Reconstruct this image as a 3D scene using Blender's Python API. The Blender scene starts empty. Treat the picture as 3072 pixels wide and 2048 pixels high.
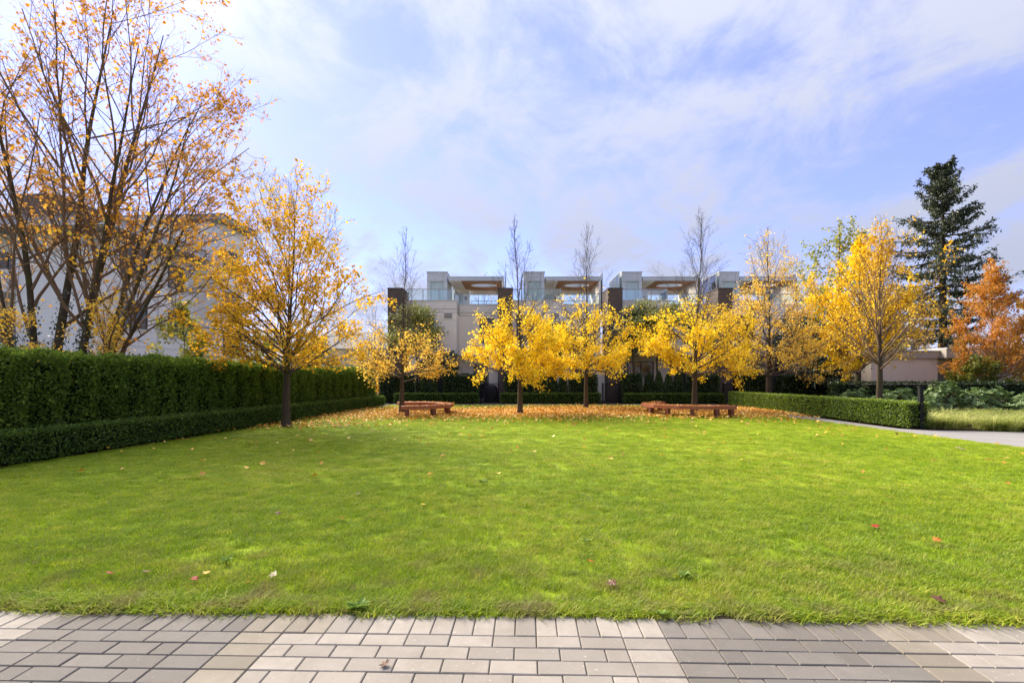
import bpy, bmesh, math, random
import numpy as np
from mathutils import Vector, Matrix

# ------------------------------------------------------------------ camera, sky, sun, exposure
scene = bpy.context.scene
COL = scene.collection
R = math.radians

cam_d = bpy.data.cameras.new('camera')
cam = bpy.data.objects.new('camera', cam_d)
COL.objects.link(cam)
cam.location = (0, 0, 1.4)
cam.rotation_euler = (R(90), 0, 0)
cam_d.sensor_width = 36
cam_d.lens = 17.3
cam_d.shift_y = 0.0378
cam_d.clip_start = 0.05
cam_d.clip_end = 2000
scene.camera = cam

SUN_AZ = R(-41.0)      # left of the view direction (+Y)
SUN_EL = R(35.0)
sun_dir = Vector((math.sin(SUN_AZ) * math.cos(SUN_EL), math.cos(SUN_AZ) * math.cos(SUN_EL), math.sin(SUN_EL)))

world = bpy.data.worlds.new('World')
scene.world = world
world.use_nodes = True


def build_world():
    nt = world.node_tree
    nt.nodes.clear()
    N = nt.nodes.new
    L = nt.links.new
    out = N('ShaderNodeOutputWorld')
    bg = N('ShaderNodeBackground')
    bg.inputs['Strength'].default_value = 0.052
    L(bg.outputs[0], out.inputs[0])
    sky = N('ShaderNodeTexSky')
    sky.sky_type = 'NISHITA'
    sky.sun_disc = False
    sky.sun_elevation = SUN_EL
    sky.sun_rotation = SUN_AZ
    sky.air_density = 1.0
    sky.dust_density = 0.15
    sky.ozone_density = 3.0
    tc = N('ShaderNodeTexCoord')
    nrm = N('ShaderNodeVectorMath'); nrm.operation = 'NORMALIZE'
    L(tc.outputs['Generated'], nrm.inputs[0])
    sep = N('ShaderNodeSeparateXYZ')
    L(nrm.outputs[0], sep.inputs[0])

    def math_(op, a, b=None, clamp=False):
        m = N('ShaderNodeMath'); m.operation = op; m.use_clamp = clamp
        for i, v in enumerate((a, b)):
            if v is None:
                continue
            if isinstance(v, (int, float)):
                m.inputs[i].default_value = v
            else:
                L(v, m.inputs[i])
        return m.outputs[0]
    zc = math_('ADD', math_('MAXIMUM', sep.outputs['Z'], 0.0), 0.30)
    cmb = N('ShaderNodeCombineXYZ')
    L(math_('DIVIDE', sep.outputs['X'], zc), cmb.inputs[0])
    L(math_('DIVIDE', sep.outputs['Y'], zc), cmb.inputs[1])
    cmb.inputs[2].default_value = 3.7

    def noise(scale, detail, rough, off, dist=0.0, sx=1.0, sy=1.0, rz=0.0):
        mp = N('ShaderNodeMapping')
        mp.inputs['Location'].default_value = off
        mp.inputs['Rotation'].default_value = (0, 0, rz)
        mp.inputs['Scale'].default_value = (sx, sy, 1)
        L(cmb.outputs[0], mp.inputs[0])
        n = N('ShaderNodeTexNoise')
        n.inputs['Scale'].default_value = scale
        n.inputs['Detail'].default_value = detail
        n.inputs['Roughness'].default_value = rough
        n.inputs['Distortion'].default_value = dist
        L(mp.outputs[0], n.inputs['Vector'])
        return n.outputs['Fac']
    n1 = noise(1.9, 9, 0.56, (5.3, 1.7, 0), 0.7, 1.0, 0.95, R(20))
    n2 = noise(4.2, 9, 0.66, (2.1, 9.0, 4), 0.4, 1.0, 0.85, R(-30))
    blend = math_('ADD', math_('MULTIPLY', n1, 0.58), math_('MULTIPLY', n2, 0.42))
    mr = N('ShaderNodeMapRange'); mr.clamp = True
    mr.interpolation_type = 'SMOOTHSTEP'
    L(blend, mr.inputs['Value'])
    mr.inputs['From Min'].default_value = 0.40
    mr.inputs['From Max'].default_value = 0.575
    mr.inputs['To Min'].default_value = 0.26
    mr.inputs['To Max'].default_value = 0.90
    # thin cloud forward-scatters the sun: brighter towards it
    dv = N('ShaderNodeVectorMath'); dv.operation = 'DOT_PRODUCT'
    L(nrm.outputs[0], dv.inputs[0])
    dv.inputs[1].default_value = sun_dir
    d01 = math_('MAXIMUM', dv.outputs['Value'], 0.0)
    glow = math_('ADD', math_('MULTIPLY', math_('POWER', d01, 6.0), 0.5),
                 math_('MULTIPLY', math_('POWER', d01, 45.0), 2.0))
    # overcast luminance rises smoothly from the horizon to the zenith
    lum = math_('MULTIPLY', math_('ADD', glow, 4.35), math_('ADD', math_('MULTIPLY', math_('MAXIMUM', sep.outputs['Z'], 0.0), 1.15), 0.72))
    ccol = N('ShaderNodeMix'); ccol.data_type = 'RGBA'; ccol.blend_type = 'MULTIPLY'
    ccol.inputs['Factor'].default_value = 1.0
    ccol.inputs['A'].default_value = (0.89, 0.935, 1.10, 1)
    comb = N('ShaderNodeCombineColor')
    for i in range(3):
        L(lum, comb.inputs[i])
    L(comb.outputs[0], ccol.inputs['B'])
    tint = N('ShaderNodeMix'); tint.data_type = 'RGBA'; tint.blend_type = 'MULTIPLY'
    tint.inputs['Factor'].default_value = 1.0
    L(sky.outputs[0], tint.inputs['A'])
    tint.inputs['B'].default_value = (1.48, 1.28, 1.90, 1)
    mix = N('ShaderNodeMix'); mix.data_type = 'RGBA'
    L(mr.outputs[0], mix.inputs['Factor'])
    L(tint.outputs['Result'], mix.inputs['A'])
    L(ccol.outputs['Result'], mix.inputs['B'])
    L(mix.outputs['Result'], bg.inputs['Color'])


build_world()

sun_l = bpy.data.lights.new('sun', 'SUN')
sun_l.energy = 5.0
sun_l.angle = R(42)
sun_l.color = (1.0, 0.90, 0.74)
sun = bpy.data.objects.new('sun', sun_l)
COL.objects.link(sun)
sun.rotation_euler = sun_dir.to_track_quat('Z', 'Y').to_euler()
sun.location = (-30, 30, 30)

scene.view_settings.view_transform = 'Standard'
scene.view_settings.look = 'None'
scene.view_settings.exposure = 1.58
scene.view_settings.gamma = 1.0
scene.view_settings.use_curve_mapping = False
scene.render.engine = 'CYCLES'
scene.cycles.max_bounces = 8
scene.cycles.transparent_max_bounces = 16
scene.cycles.sample_clamp_indirect = 8

rng = np.random.default_rng(11)
random.seed(5)


# ------------------------------------------------------------------ materials
class Mat:
    def __init__(self, name):
        self.m = bpy.data.materials.new(name)
        self.m.use_nodes = True
        self.nt = self.m.node_tree
        self.nt.nodes.clear()
        self.out = self.n('ShaderNodeOutputMaterial')

    def n(self, t, **kw):
        nd = self.nt.nodes.new(t)
        for k, v in kw.items():
            setattr(nd, k, v)
        return nd

    def l(self, a, b):
        self.nt.links.new(a, b)

    def val(self, sock, v):
        if hasattr(v, 'is_linked') or hasattr(v, 'links'):
            self.l(v, sock)
        elif isinstance(v, (tuple, list)) and len(v) == 3 and sock.type == 'RGBA':
            sock.default_value = (*v, 1)
        else:
            sock.default_value = v

    def pos(self):
        return self.n('ShaderNodeNewGeometry').outputs['Position']

    def objco(self):
        return self.n('ShaderNodeTexCoord').outputs['Object']

    def noise(self, vec, scale, detail=4, rough=0.55, dist=0.0, stretch=None):
        if stretch:
            mp = self.n('ShaderNodeMapping')
            mp.inputs['Scale'].default_value = stretch
            self.l(vec, mp.inputs[0])
            vec = mp.outputs[0]
        nd = self.n('ShaderNodeTexNoise')
        self.l(vec, nd.inputs['Vector'])
        nd.inputs['Scale'].default_value = scale
        nd.inputs['Detail'].default_value = detail
        nd.inputs['Roughness'].default_value = rough
        nd.inputs['Distortion'].default_value = dist
        return nd.outputs['Fac']

    def ramp(self, fac, stops, interp='LINEAR'):
        r = self.n('ShaderNodeValToRGB')
        r.color_ramp.interpolation = interp
        el = r.color_ramp.elements
        while len(el) < len(stops):
            el.new(0.5)
        for e, (p, c) in zip(el, stops):
            e.position = p
            e.color = (*c, 1) if len(c) == 3 else c
        self.l(fac, r.inputs[0])
        return r.outputs['Color']

    def mix(self, fac, a, b, mode='MIX'):
        x = self.n('ShaderNodeMix', data_type='RGBA', blend_type=mode)
        self.val(x.inputs['Factor'], fac)
        self.val(x.inputs['A'], a)
        self.val(x.inputs['B'], b)
        return x.outputs['Result']

    def math(self, op, a, b=0.0):
        x = self.n('ShaderNodeMath', operation=op)
        self.val(x.inputs[0], a)
        self.val(x.inputs[1], b)
        return x.outputs[0]

    def attr(self, name):
        a = self.n('ShaderNodeAttribute', attribute_name=name)
        return a.outputs['Fac']

    def objrand(self):
        return self.n('ShaderNodeObjectInfo').outputs['Random']

    def bump(self, h, strength=0.3, dist=0.02):
        b = self.n('ShaderNodeBump')
        b.inputs['Strength'].default_value = strength
        b.inputs['Distance'].default_value = dist
        self.l(h, b.inputs['Height'])
        return b.outputs['Normal']

    def principled(self, color, rough=0.7, spec=0.4, metal=0.0, normal=None):
        p = self.n('ShaderNodeBsdfPrincipled')
        self.val(p.inputs['Base Color'], color)
        self.val(p.inputs['Roughness'], rough)
        p.inputs['Specular IOR Level'].default_value = spec
        p.inputs['Metallic'].default_value = metal
        if normal is not None:
            self.l(normal, p.inputs['Normal'])
        self.l(p.outputs[0], self.out.inputs[0])
        return p

    def foliage(self, color, trans=0.4, rough=0.55, gloss=0.06, tcol=None):
        d = self.n('ShaderNodeBsdfDiffuse')
        t = self.n('ShaderNodeBsdfTranslucent')
        g = self.n('ShaderNodeBsdfGlossy')
        self.val(d.inputs[0], color)
        self.val(t.inputs[0], color if tcol is None else tcol)
        g.inputs['Roughness'].default_value = rough
        m1 = self.n('ShaderNodeMixShader')
        m1.inputs[0].default_value = trans
        self.l(d.outputs[0], m1.inputs[1])
        self.l(t.outputs[0], m1.inputs[2])
        m2 = self.n('ShaderNodeMixShader')
        m2.inputs[0].default_value = gloss
        self.l(m1.outputs[0], m2.inputs[1])
        self.l(g.outputs[0], m2.inputs[2])
        self.l(m2.outputs[0], self.out.inputs[0])


def plain(name, col, rough=0.7, spec=0.4, metal=0.0, var=0.12, scale=3.0, bump=0.0, bscale=60):
    M = Mat(name)
    p = M.pos()
    n = M.noise(p, scale, 5, 0.6)
    c = M.mix(n, tuple(v * (1 - var) for v in col), tuple(min(1, v * (1 + var)) for v in col))
    nm = None
    if bump:
        nm = M.bump(M.noise(p, bscale, 4, 0.6), bump, 0.01)
    M.principled(c, rough, spec, metal, nm)
    return M.m


def leafmat(name, stops, trans=0.42, gloss=0.05, patch=0.0, pscale=0.8):
    M = Mat(name)
    f = M.attr('rnd')
    if patch:
        pn = M.noise(M.pos(), pscale, 3, 0.5)
        f = M.math('ADD', f, M.math('MULTIPLY', M.math('SUBTRACT', pn, 0.5), patch))
    c = M.ramp(f, stops)
    M.foliage(c, trans, 0.45, gloss)
    return M.m


MAT = {}


def stucco(name, col, stain=0.25):
    M = Mat(name)
    p = M.pos()
    n = M.noise(p, 0.9, 5, 0.6)
    st = M.noise(p, 2.2, 5, 0.65, 0.2, (1.6, 1.6, 0.12))
    c = M.mix(n, tuple(v * 0.90 for v in col), tuple(v * 1.06 for v in col))
    st2 = M.ramp(st, [(0.48, (0, 0, 0)), (0.75, (stain, stain, stain))])
    c = M.mix(st2, c, tuple(v * 0.55 for v in col))
    M.principled(c, 0.85, 0.25, 0, M.bump(M.noise(p, 90, 3), 0.25, 0.01))
    return M.m


MAT['stucco'] = stucco('stucco_greige', (0.84, 0.785, 0.70), 0.16)
MAT['stucco_band'] = stucco('stucco_band', (0.78, 0.74, 0.67), 0.14)
MAT['stucco_low'] = stucco('stucco_tan', (0.76, 0.67, 0.57), 0.22)
MAT['stucco_trim'] = stucco('stucco_trim', (0.46, 0.42, 0.36), 0.5)
MAT['white_stucco'] = stucco('white_stucco', (0.84, 0.83, 0.81), 0.20)
MAT['white_trim'] = stucco('white_trim', (0.74, 0.73, 0.72), 0.35)
MAT['metal_panel'] = plain('grey_metal_panel', (0.46, 0.50, 0.52), 0.45, 0.5, 0.0, 0.05, 1.2)
MAT['cap'] = plain('pale_metal_cap', (0.55, 0.57, 0.58), 0.4, 0.5, 0.2, 0.05, 2)
MAT['frame'] = plain('dark_window_frame', (0.05, 0.05, 0.055), 0.45, 0.5, 0.0, 0.1)
MAT['alu'] = plain('railing_metal', (0.30, 0.33, 0.34), 0.4, 0.5, 0.5, 0.05)
MAT['black'] = plain('black_painted_metal', (0.010, 0.010, 0.011), 0.65, 0.15, 0.0, 0.2)
MAT['black_cloth'] = plain('black_cover', (0.015, 0.015, 0.017), 0.6, 0.3, 0.0, 0.3)
MAT['white_paint'] = plain('white_paint', (0.75, 0.75, 0.74), 0.5, 0.4, 0, 0.04)
MAT['dark_room'] = plain('dark_interior', (0.05, 0.048, 0.045), 0.8, 0.2)
MAT['door_and_eave_shade'] = plain('grey_door_and_eave_shade', (0.22, 0.21, 0.20), 0.55, 0.4, 0, 0.06)  # grey of the doors; on the apartment soffits it paints in eave shade
MAT['blind'] = plain('blind', (0.62, 0.61, 0.57), 0.7, 0.2, 0, 0.05)
MAT['red_lamp'] = plain('dark_red_plate', (0.12, 0.03, 0.025), 0.5, 0.3)
MAT['fascia_grey'] = plain('grey_fascia', (0.42, 0.42, 0.43), 0.7, 0.3, 0, 0.15, 2)
MAT['roof_grey'] = plain('grey_roof', (0.20, 0.20, 0.21), 0.85, 0.2, 0, 0.2, 2)
MAT['soil'] = plain('soil', (0.040, 0.030, 0.022), 0.95, 0.1, 0, 0.5, 9, 0.9, 40)
MAT['concrete'] = plain('path_concrete', (0.225, 0.215, 0.21), 0.85, 0.25, 0, 0.16, 1.3, 0.3, 80)
MAT['joint'] = plain('joint_sand', (0.075, 0.066, 0.052), 0.95, 0.1, 0, 0.5, 30)
MAT['terrain'] = plain('terrain', (0.09, 0.10, 0.05), 0.95, 0.1, 0, 0.4, 0.5)


def m_brick():
    M = Mat('dark_brick')
    p = M.pos()
    # long thin running bond laid in wall space (x+y along the wall, z up)
    s = M.n('ShaderNodeSeparateXYZ'); M.l(p, s.inputs[0])
    c = M.n('ShaderNodeCombineXYZ')
    M.l(M.math('ADD', s.outputs[0], s.outputs[1]), c.inputs[0])
    M.l(s.outputs[2], c.inputs[1])
    b = M.n('ShaderNodeTexBrick')
    M.l(c.outputs[0], b.inputs['Vector'])
    b.inputs['Scale'].default_value = 1.0
    b.inputs['Brick Width'].default_value = 0.29
    b.inputs['Row Height'].default_value = 0.075
    b.inputs['Mortar Size'].default_value = 0.008
    b.inputs['Color1'].default_value = (0.115, 0.085, 0.072, 1)
    b.inputs['Color2'].default_value = (0.070, 0.055, 0.050, 1)
    b.inputs['Mortar'].default_value = (0.16, 0.14, 0.125, 1)
    n = M.noise(p, 5, 4)
    col = M.mix(0.45, b.outputs['Color'], M.mix(n, (0.05, 0.04, 0.036), (0.15, 0.11, 0.095)))
    M.principled(col, 0.85, 0.25, 0, M.bump(b.outputs['Fac'], -0.4, 0.01))
    return M.m


MAT['brick'] = m_brick()


def m_wood(name, a, b_, stretch, plank=None):
    M = Mat(name)
    p = M.objco()
    n = M.noise(p, 6, 6, 0.6, 0.6, stretch)
    c = M.mix(n, a, b_)
    n2 = M.noise(p, 1.7, 3)
    c = M.mix(M.math('MULTIPLY', n2, 0.5), c, tuple(v * 0.55 for v in a))
    if name.startswith('stained'):
        wn = M.ramp(M.noise(p, 3.5, 5, 0.7), [(0.5, (0, 0, 0)), (0.78, (0.5,) * 3)])
        c = M.mix(wn, c, (0.30, 0.22, 0.17))
    if plank:
        s = M.n('ShaderNodeSeparateXYZ'); M.l(p, s.inputs[0])
        fr = M.math('FRACT', M.math('DIVIDE', s.outputs[0], plank))
        g = M.math('LESS_THAN', fr, 0.12)
        c = M.mix(g, c, tuple(v * 0.35 for v in a))
    M.principled(c, 0.6, 0.35, 0, M.bump(n, 0.2, 0.005))
    return M.m


MAT['bench_wood'] = m_wood('stained_bench_wood', (0.30, 0.085, 0.034), (0.46, 0.155, 0.068), (3, 3, 14))
MAT['bench_leg'] = m_wood('bench_leg_wood', (0.15, 0.045, 0.022), (0.25, 0.08, 0.04), (14, 14, 1.5))
MAT['soffit'] = m_wood('cedar_soffit', (0.34, 0.15, 0.07), (0.46, 0.22, 0.11), (14, 1, 1), 0.12)


def m_glass(name, tint, fac, rough=0.02):
    M = Mat(name)
    t = M.n('ShaderNodeBsdfTransparent')
    t.inputs[0].default_value = (*tint, 1)
    g = M.n('ShaderNodeBsdfGlossy')
    g.inputs['Roughness'].default_value = rough
    g.inputs[0].default_value = (0.9, 0.95, 0.95, 1)
    fr = M.n('ShaderNodeFresnel'); fr.inputs[0].default_value = 1.5
    f = M.math('ADD', fr.outputs[0], fac)
    mx = M.n('ShaderNodeMixShader')
    M.l(f, mx.inputs[0]); M.l(t.outputs[0], mx.inputs[1]); M.l(g.outputs[0], mx.inputs[2])
    M.l(mx.outputs[0], M.out.inputs[0])
    return M.m


MAT['glass'] = m_glass('clear_glass', (0.90, 0.96, 0.95), 0.04)
MAT['glass_screen'] = m_glass('greenish_screen_glass', (0.78, 0.90, 0.90), 0.10)


def m_window():
    M = Mat('window_glass')
    M.principled((0.03, 0.036, 0.042), 0.05, 0.9)
    return M.m


def m_frosted():
    M = Mat('frosted_glass')
    n = M.noise(M.pos(), 3.0, 3, 0.5, 0, (2, 2, 0.3))
    M.principled(M.mix(n, (0.28, 0.36, 0.34), (0.44, 0.54, 0.51)), 0.18, 0.7)
    return M.m


MAT['window'] = m_window()
MAT['frosted'] = m_frosted()


def m_bark(name, a, b_, moss=0.0):
    M = Mat(name)
    p = M.pos()
    n = M.noise(p, 14, 6, 0.65, 0.4, (1, 1, 0.22))
    c = M.mix(n, a, b_)
    if moss:
        mf = M.ramp(M.noise(p, 3.0, 5, 0.6), [(0.45, (0, 0, 0)), (0.65, (moss,) * 3)])
        c = M.mix(mf, c, (0.075, 0.085, 0.02))
    M.principled(c, 0.9, 0.15, 0, M.bump(n, 0.8, 0.02))
    return M.m


MAT['bark'] = m_bark('maple_bark', (0.032, 0.022, 0.016), (0.105, 0.075, 0.054), 0.25)
MAT['bark_dark'] = m_bark('dark_mossy_bark', (0.035, 0.027, 0.02), (0.115, 0.088, 0.062), 0.7)
MAT['bark_conifer'] = m_bark('conifer_bark', (0.020, 0.016, 0.012), (0.06, 0.047, 0.036), 0.1)
MAT['twig'] = m_bark('twig_bark', (0.07, 0.055, 0.05), (0.15, 0.115, 0.095))
MAT['twig_warm'] = m_bark('warm_twig_bark', (0.13, 0.085, 0.055), (0.26, 0.175, 0.11))

Y1, Y2, Y3 = (0.62, 0.36, 0.012), (0.72, 0.47, 0.03), (0.50, 0.25, 0.012)
MAT['leaf_yellow'] = leafmat('leaf_yellow', [(0, (0.62, 0.34, 0.010)), (0.18, (0.82, 0.52, 0.008)), (0.7, (0.90, 0.67, 0.018)), (1, (0.90, 0.76, 0.12))], 0.55, 0.02, 0.5, 0.9)
MAT['leaf_gold'] = leafmat('leaf_gold', [(0, (0.28, 0.27, 0.03)), (0.2, (0.54, 0.33, 0.02)), (0.5, (0.72, 0.39, 0.018)), (0.8, (0.80, 0.50, 0.02)), (1, (0.84, 0.62, 0.08))], 0.55, 0.02, 0.6, 0.6)
MAT['leaf_pale'] = leafmat('leaf_pale_yellow', [(0, (0.48, 0.26, 0.03)), (0.3, (0.74, 0.45, 0.04)), (1, (0.84, 0.64, 0.14))], 0.52, 0.02, 0.3)
MAT['leaf_maple'] = leafmat('leaf_brown_orange', [(0, (0.34, 0.15, 0.035)), (0.35, (0.58, 0.28, 0.04)), (0.6, (0.74, 0.40, 0.03)), (0.82, (0.82, 0.54, 0.03)), (1, (0.74, 0.62, 0.08))], 0.55, 0.02, 0.5, 0.5)
MAT['leaf_red'] = leafmat('leaf_red_orange', [(0, (0.34, 0.28, 0.035)), (0.22, (0.42, 0.22, 0.03)), (0.5, (0.52, 0.23, 0.03)), (0.8, (0.60, 0.20, 0.03)), (1, (0.68, 0.36, 0.05))], 0.48, 0.02, 0.9, 0.6)
MAT['leaf_olive'] = leafmat('leaf_olive', [(0, (0.14, 0.17, 0.025)), (0.6, (0.30, 0.31, 0.05)), (1, (0.52, 0.45, 0.11))], 0.3, 0.07, 0.4)
MAT['leaf_dark'] = leafmat('leaf_dark_green', [(0, (0.012, 0.028, 0.010)), (0.6, (0.035, 0.075, 0.022)), (1, (0.075, 0.13, 0.035))], 0.2, 0.10, 0.2)
MAT['leaf_lime'] = leafmat('leaf_lime', [(0, (0.12, 0.15, 0.02)), (0.5, (0.28, 0.30, 0.03)), (1, (0.55, 0.45, 0.05))], 0.45, 0.04, 0.6)
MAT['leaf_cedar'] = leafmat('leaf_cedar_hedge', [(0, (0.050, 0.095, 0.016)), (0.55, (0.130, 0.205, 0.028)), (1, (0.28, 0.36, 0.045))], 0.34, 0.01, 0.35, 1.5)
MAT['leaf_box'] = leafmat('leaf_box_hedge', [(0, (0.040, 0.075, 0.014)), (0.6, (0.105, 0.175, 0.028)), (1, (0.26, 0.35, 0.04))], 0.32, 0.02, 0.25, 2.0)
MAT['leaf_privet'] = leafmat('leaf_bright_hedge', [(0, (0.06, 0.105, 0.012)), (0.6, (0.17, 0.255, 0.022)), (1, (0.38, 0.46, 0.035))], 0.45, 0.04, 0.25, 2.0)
MAT['leaf_yew'] = leafmat('leaf_dark_hedge', [(0, (0.020, 0.040, 0.012)), (0.6, (0.050, 0.092, 0.022)), (1, (0.11, 0.18, 0.035))], 0.15, 0.06, 0.2)
MAT['leaf_conifer'] = leafmat('conifer_needles', [(0, (0.028, 0.040, 0.022)), (0.6, (0.064, 0.082, 0.042)), (1, (0.12, 0.135, 0.065))], 0.15, 0.05, 0.2)
MAT['leaf_rhodo'] = leafmat('leaf_rhododendron', [(0, (0.07, 0.13, 0.035)), (0.6, (0.15, 0.24, 0.065)), (1, (0.26, 0.34, 0.10))], 0.25, 0.05, 0.1)
MAT['leaf_sedge'] = leafmat('sedge_blades', [(0, (0.16, 0.23, 0.035)), (0.5, (0.40, 0.44, 0.10)), (1, (0.72, 0.70, 0.30))], 0.45, 0.03, 0.5, 0.8)
MAT['leaf_fallen'] = leafmat('fallen_leaves', [(0, (0.26, 0.10, 0.025)), (0.3, (0.54, 0.23, 0.03)), (0.65, (0.76, 0.42, 0.06)), (1, (0.84, 0.64, 0.22))], 0.15, 0.04, 0.4, 0.7)
MAT['leaf_ivy'] = leafmat('ivy_leaves', [(0, (0.012, 0.02, 0.010)), (0.7, (0.035, 0.055, 0.02)), (1, (0.09, 0.11, 0.03))], 0.15, 0.12)
MAT['leaf_weed'] = leafmat('weed_leaves', [(0, (0.14, 0.24, 0.03)), (1, (0.30, 0.42, 0.08))], 0.3, 0.02)
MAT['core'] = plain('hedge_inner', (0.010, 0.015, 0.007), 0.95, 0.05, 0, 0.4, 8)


def m_one_leaf(name, c):
    M = Mat(name)
    n = M.noise(M.objco(), 22, 3)
    M.foliage(M.mix(n, tuple(v * 0.6 for v in c), tuple(min(1, v * 1.15) for v in c)), 0.2, 0.5, 0.05)
    return M.m


MAT['one_red'] = m_one_leaf('red_leaf', (0.42, 0.035, 0.012))
MAT['one_orange'] = m_one_leaf('orange_leaf', (0.62, 0.22, 0.03))
MAT['one_yellow'] = m_one_leaf('yellow_leaf', (0.74, 0.46, 0.04))
MAT['one_brown'] = m_one_leaf('brown_leaf', (0.17, 0.075, 0.035))
MAT['one_pale'] = m_one_leaf('pale_leaf', (0.45, 0.38, 0.22))


def m_grass():
    M = Mat('grass_blades')
    p = M.pos()
    big = M.noise(p, 0.33, 3, 0.5)
    mid = M.noise(p, 2.6, 6, 0.72, 0.3, (1.0, 1.5, 1.0))
    r = M.objrand()
    f = M.math('ADD', M.math('MULTIPLY', big, 0.42), M.math('MULTIPLY', mid, 0.66))
    f = M.math('ADD', f, M.math('MULTIPLY', M.math('SUBTRACT', r, 0.5), 0.30))
    c = M.ramp(f, [(0.32, (0.170, 0.290, 0.008)), (0.48, (0.270, 0.400, 0.010)), (0.62, (0.370, 0.465, 0.018)), (0.76, (0.52, 0.50, 0.08))])
    br = M.attr('rnd')
    c = M.mix(br, M.mix(1.0, c, (0.65, 0.70, 0.62), 'MULTIPLY'), M.mix(1.0, c, (1.15, 1.12, 1.1), 'MULTIPLY'))
    dry = M.attr('dry')
    c = M.mix(dry, c, (0.36, 0.29, 0.13))
    # worn, straw-coloured strip beside the pavers
    s = M.n('ShaderNodeSeparateXYZ'); M.l(p, s.inputs[0])
    edge = M.math('SUBTRACT', 4.6, s.outputs[1])
    wear = M.math('MULTIPLY', M.math('MULTIPLY', edge, 0.75), M.ramp(M.noise(p, 2.6, 4, 0.65), [(0.48, (0, 0, 0)), (0.70, (0.8, 0.8, 0.8))]))
    wc = M.n('ShaderNodeClamp'); M.l(wear, wc.inputs[0]); wc.inputs['Max'].default_value = 0.85
    c = M.mix(wc.outputs[0], c, (0.30, 0.25, 0.10))
    M.foliage(c, 0.45, 0.5, 0.02)
    return M.m


def m_lawn():
    M = Mat('lawn_soil')
    p = M.pos()
    big = M.noise(p, 0.33, 3, 0.5)
    fine = M.noise(p, 40, 4, 0.7)
    c = M.ramp(M.math('ADD', M.math('MULTIPLY', big, 0.6), M.math('MULTIPLY', fine, 0.4)), [(0.3, (0.14, 0.22, 0.010)), (0.7, (0.30, 0.38, 0.02))])
    M.principled(c, 0.95, 0.1, 0, M.bump(fine, 0.8, 0.02))
    return M.m


MAT['grass'] = m_grass()
MAT['lawn'] = m_lawn()


def m_paver(name, col):
    M = Mat(name)
    p = M.pos()
    r = M.objrand()
    n = M.noise(p, 9, 6, 0.65)
    f = M.noise(p, 160, 3, 0.7)
    c = M.mix(r, tuple(v * 0.74 for v in col), tuple(v * 1.18 for v in col))
    stn = M.ramp(M.noise(p, 1.7, 6, 0.7, 0.4), [(0.45, (0, 0, 0)), (0.70, (0.55,) * 3)])
    c = M.mix(stn, c, (0.16, 0.135, 0.10))
    c = M.mix(M.ramp(n, [(0.35, (0, 0, 0)), (0.75, (0.45,) * 3)]), c, tuple(v * 0.66 for v in col))
    c = M.mix(M.math('MULTIPLY', f, 0.55), c, tuple(v * 0.45 for v in col))
    sp = M.ramp(M.noise(p, 45, 3, 0.5), [(0.66, (0, 0, 0)), (0.74, (0.5,) * 3)])
    c = M.mix(sp, c, tuple(min(1, v * 1.7) for v in col))
    M.principled(c, 0.85, 0.3, 0, M.bump(f, 0.45, 0.004))
    return M.m


MAT['paver_light'] = m_paver('paver_light', (0.345, 0.310, 0.270))
MAT['paver_dark'] = m_paver('paver_dark', (0.185, 0.168, 0.152))
MAT['paver_beige'] = m_paver('paver_beige', (0.27, 0.237, 0.188))


# ------------------------------------------------------------------ mesh helpers
def new_mesh(name, V, polys, attrs=None, smooth=False):
    """V (n,3) array; polys: list of (m,k) index arrays."""
    me = bpy.data.meshes.new(name)
    V = np.ascontiguousarray(V, np.float32)
    me.vertices.add(len(V))
    me.vertices.foreach_set('co', V.ravel())
    polys = [np.asarray(p, np.int32) for p in polys if len(p)]
    if polys:
        loops = np.concatenate([p.ravel() for p in polys])
        sizes = np.concatenate([np.full(len(p), p.shape[1], np.int32) for p in polys])
        starts = np.concatenate([[0], np.cumsum(sizes)[:-1]]).astype(np.int32)
        me.loops.add(len(loops))
        me.loops.foreach_set('vertex_index', loops)
        me.polygons.add(len(sizes))
        me.polygons.foreach_set('loop_start', starts)
        if smooth:
            me.polygons.foreach_set('use_smooth', np.ones(len(sizes), bool))
    if attrs:
        for k, a in attrs.items():
            at = me.attributes.new(k, 'FLOAT', 'POINT')
            at.data.foreach_set('value', np.ascontiguousarray(a, np.float32))
    me.update(calc_edges=True)
    me.validate()
    return me


def wpos(o):
    v = Vector(o.location)
    return v


def link(name, me, mat, parent=None, kind=None, local=False):
    """Mesh given in world coordinates; stored relative to its (unrotated) parent chain."""
    o = bpy.data.objects.new(name, me)
    COL.objects.link(o)
    if mat is not None:
        me.materials.append(MAT[mat] if isinstance(mat, str) else mat)
    if parent is not None:
        o.parent = parent
        if not local:
            off = Vector((0, 0, 0))
            q = parent
            while q is not None:
                off += Vector(q.location)
                q = q.parent
            me.transform(Matrix.Translation(-off))
    if kind:
        o['kind'] = kind
    return o


def tag(o, label, cat, group=None):
    o['label'] = label
    o['category'] = cat
    if group:
        o['group'] = group
    return o


def thing(name, label, cat, loc=(0, 0, 0), group=None):
    o = bpy.data.objects.new(name, None)
    COL.objects.link(o)
    o.location = loc
    o.empty_display_size = 0.2
    return tag(o, label, cat, group)


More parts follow.
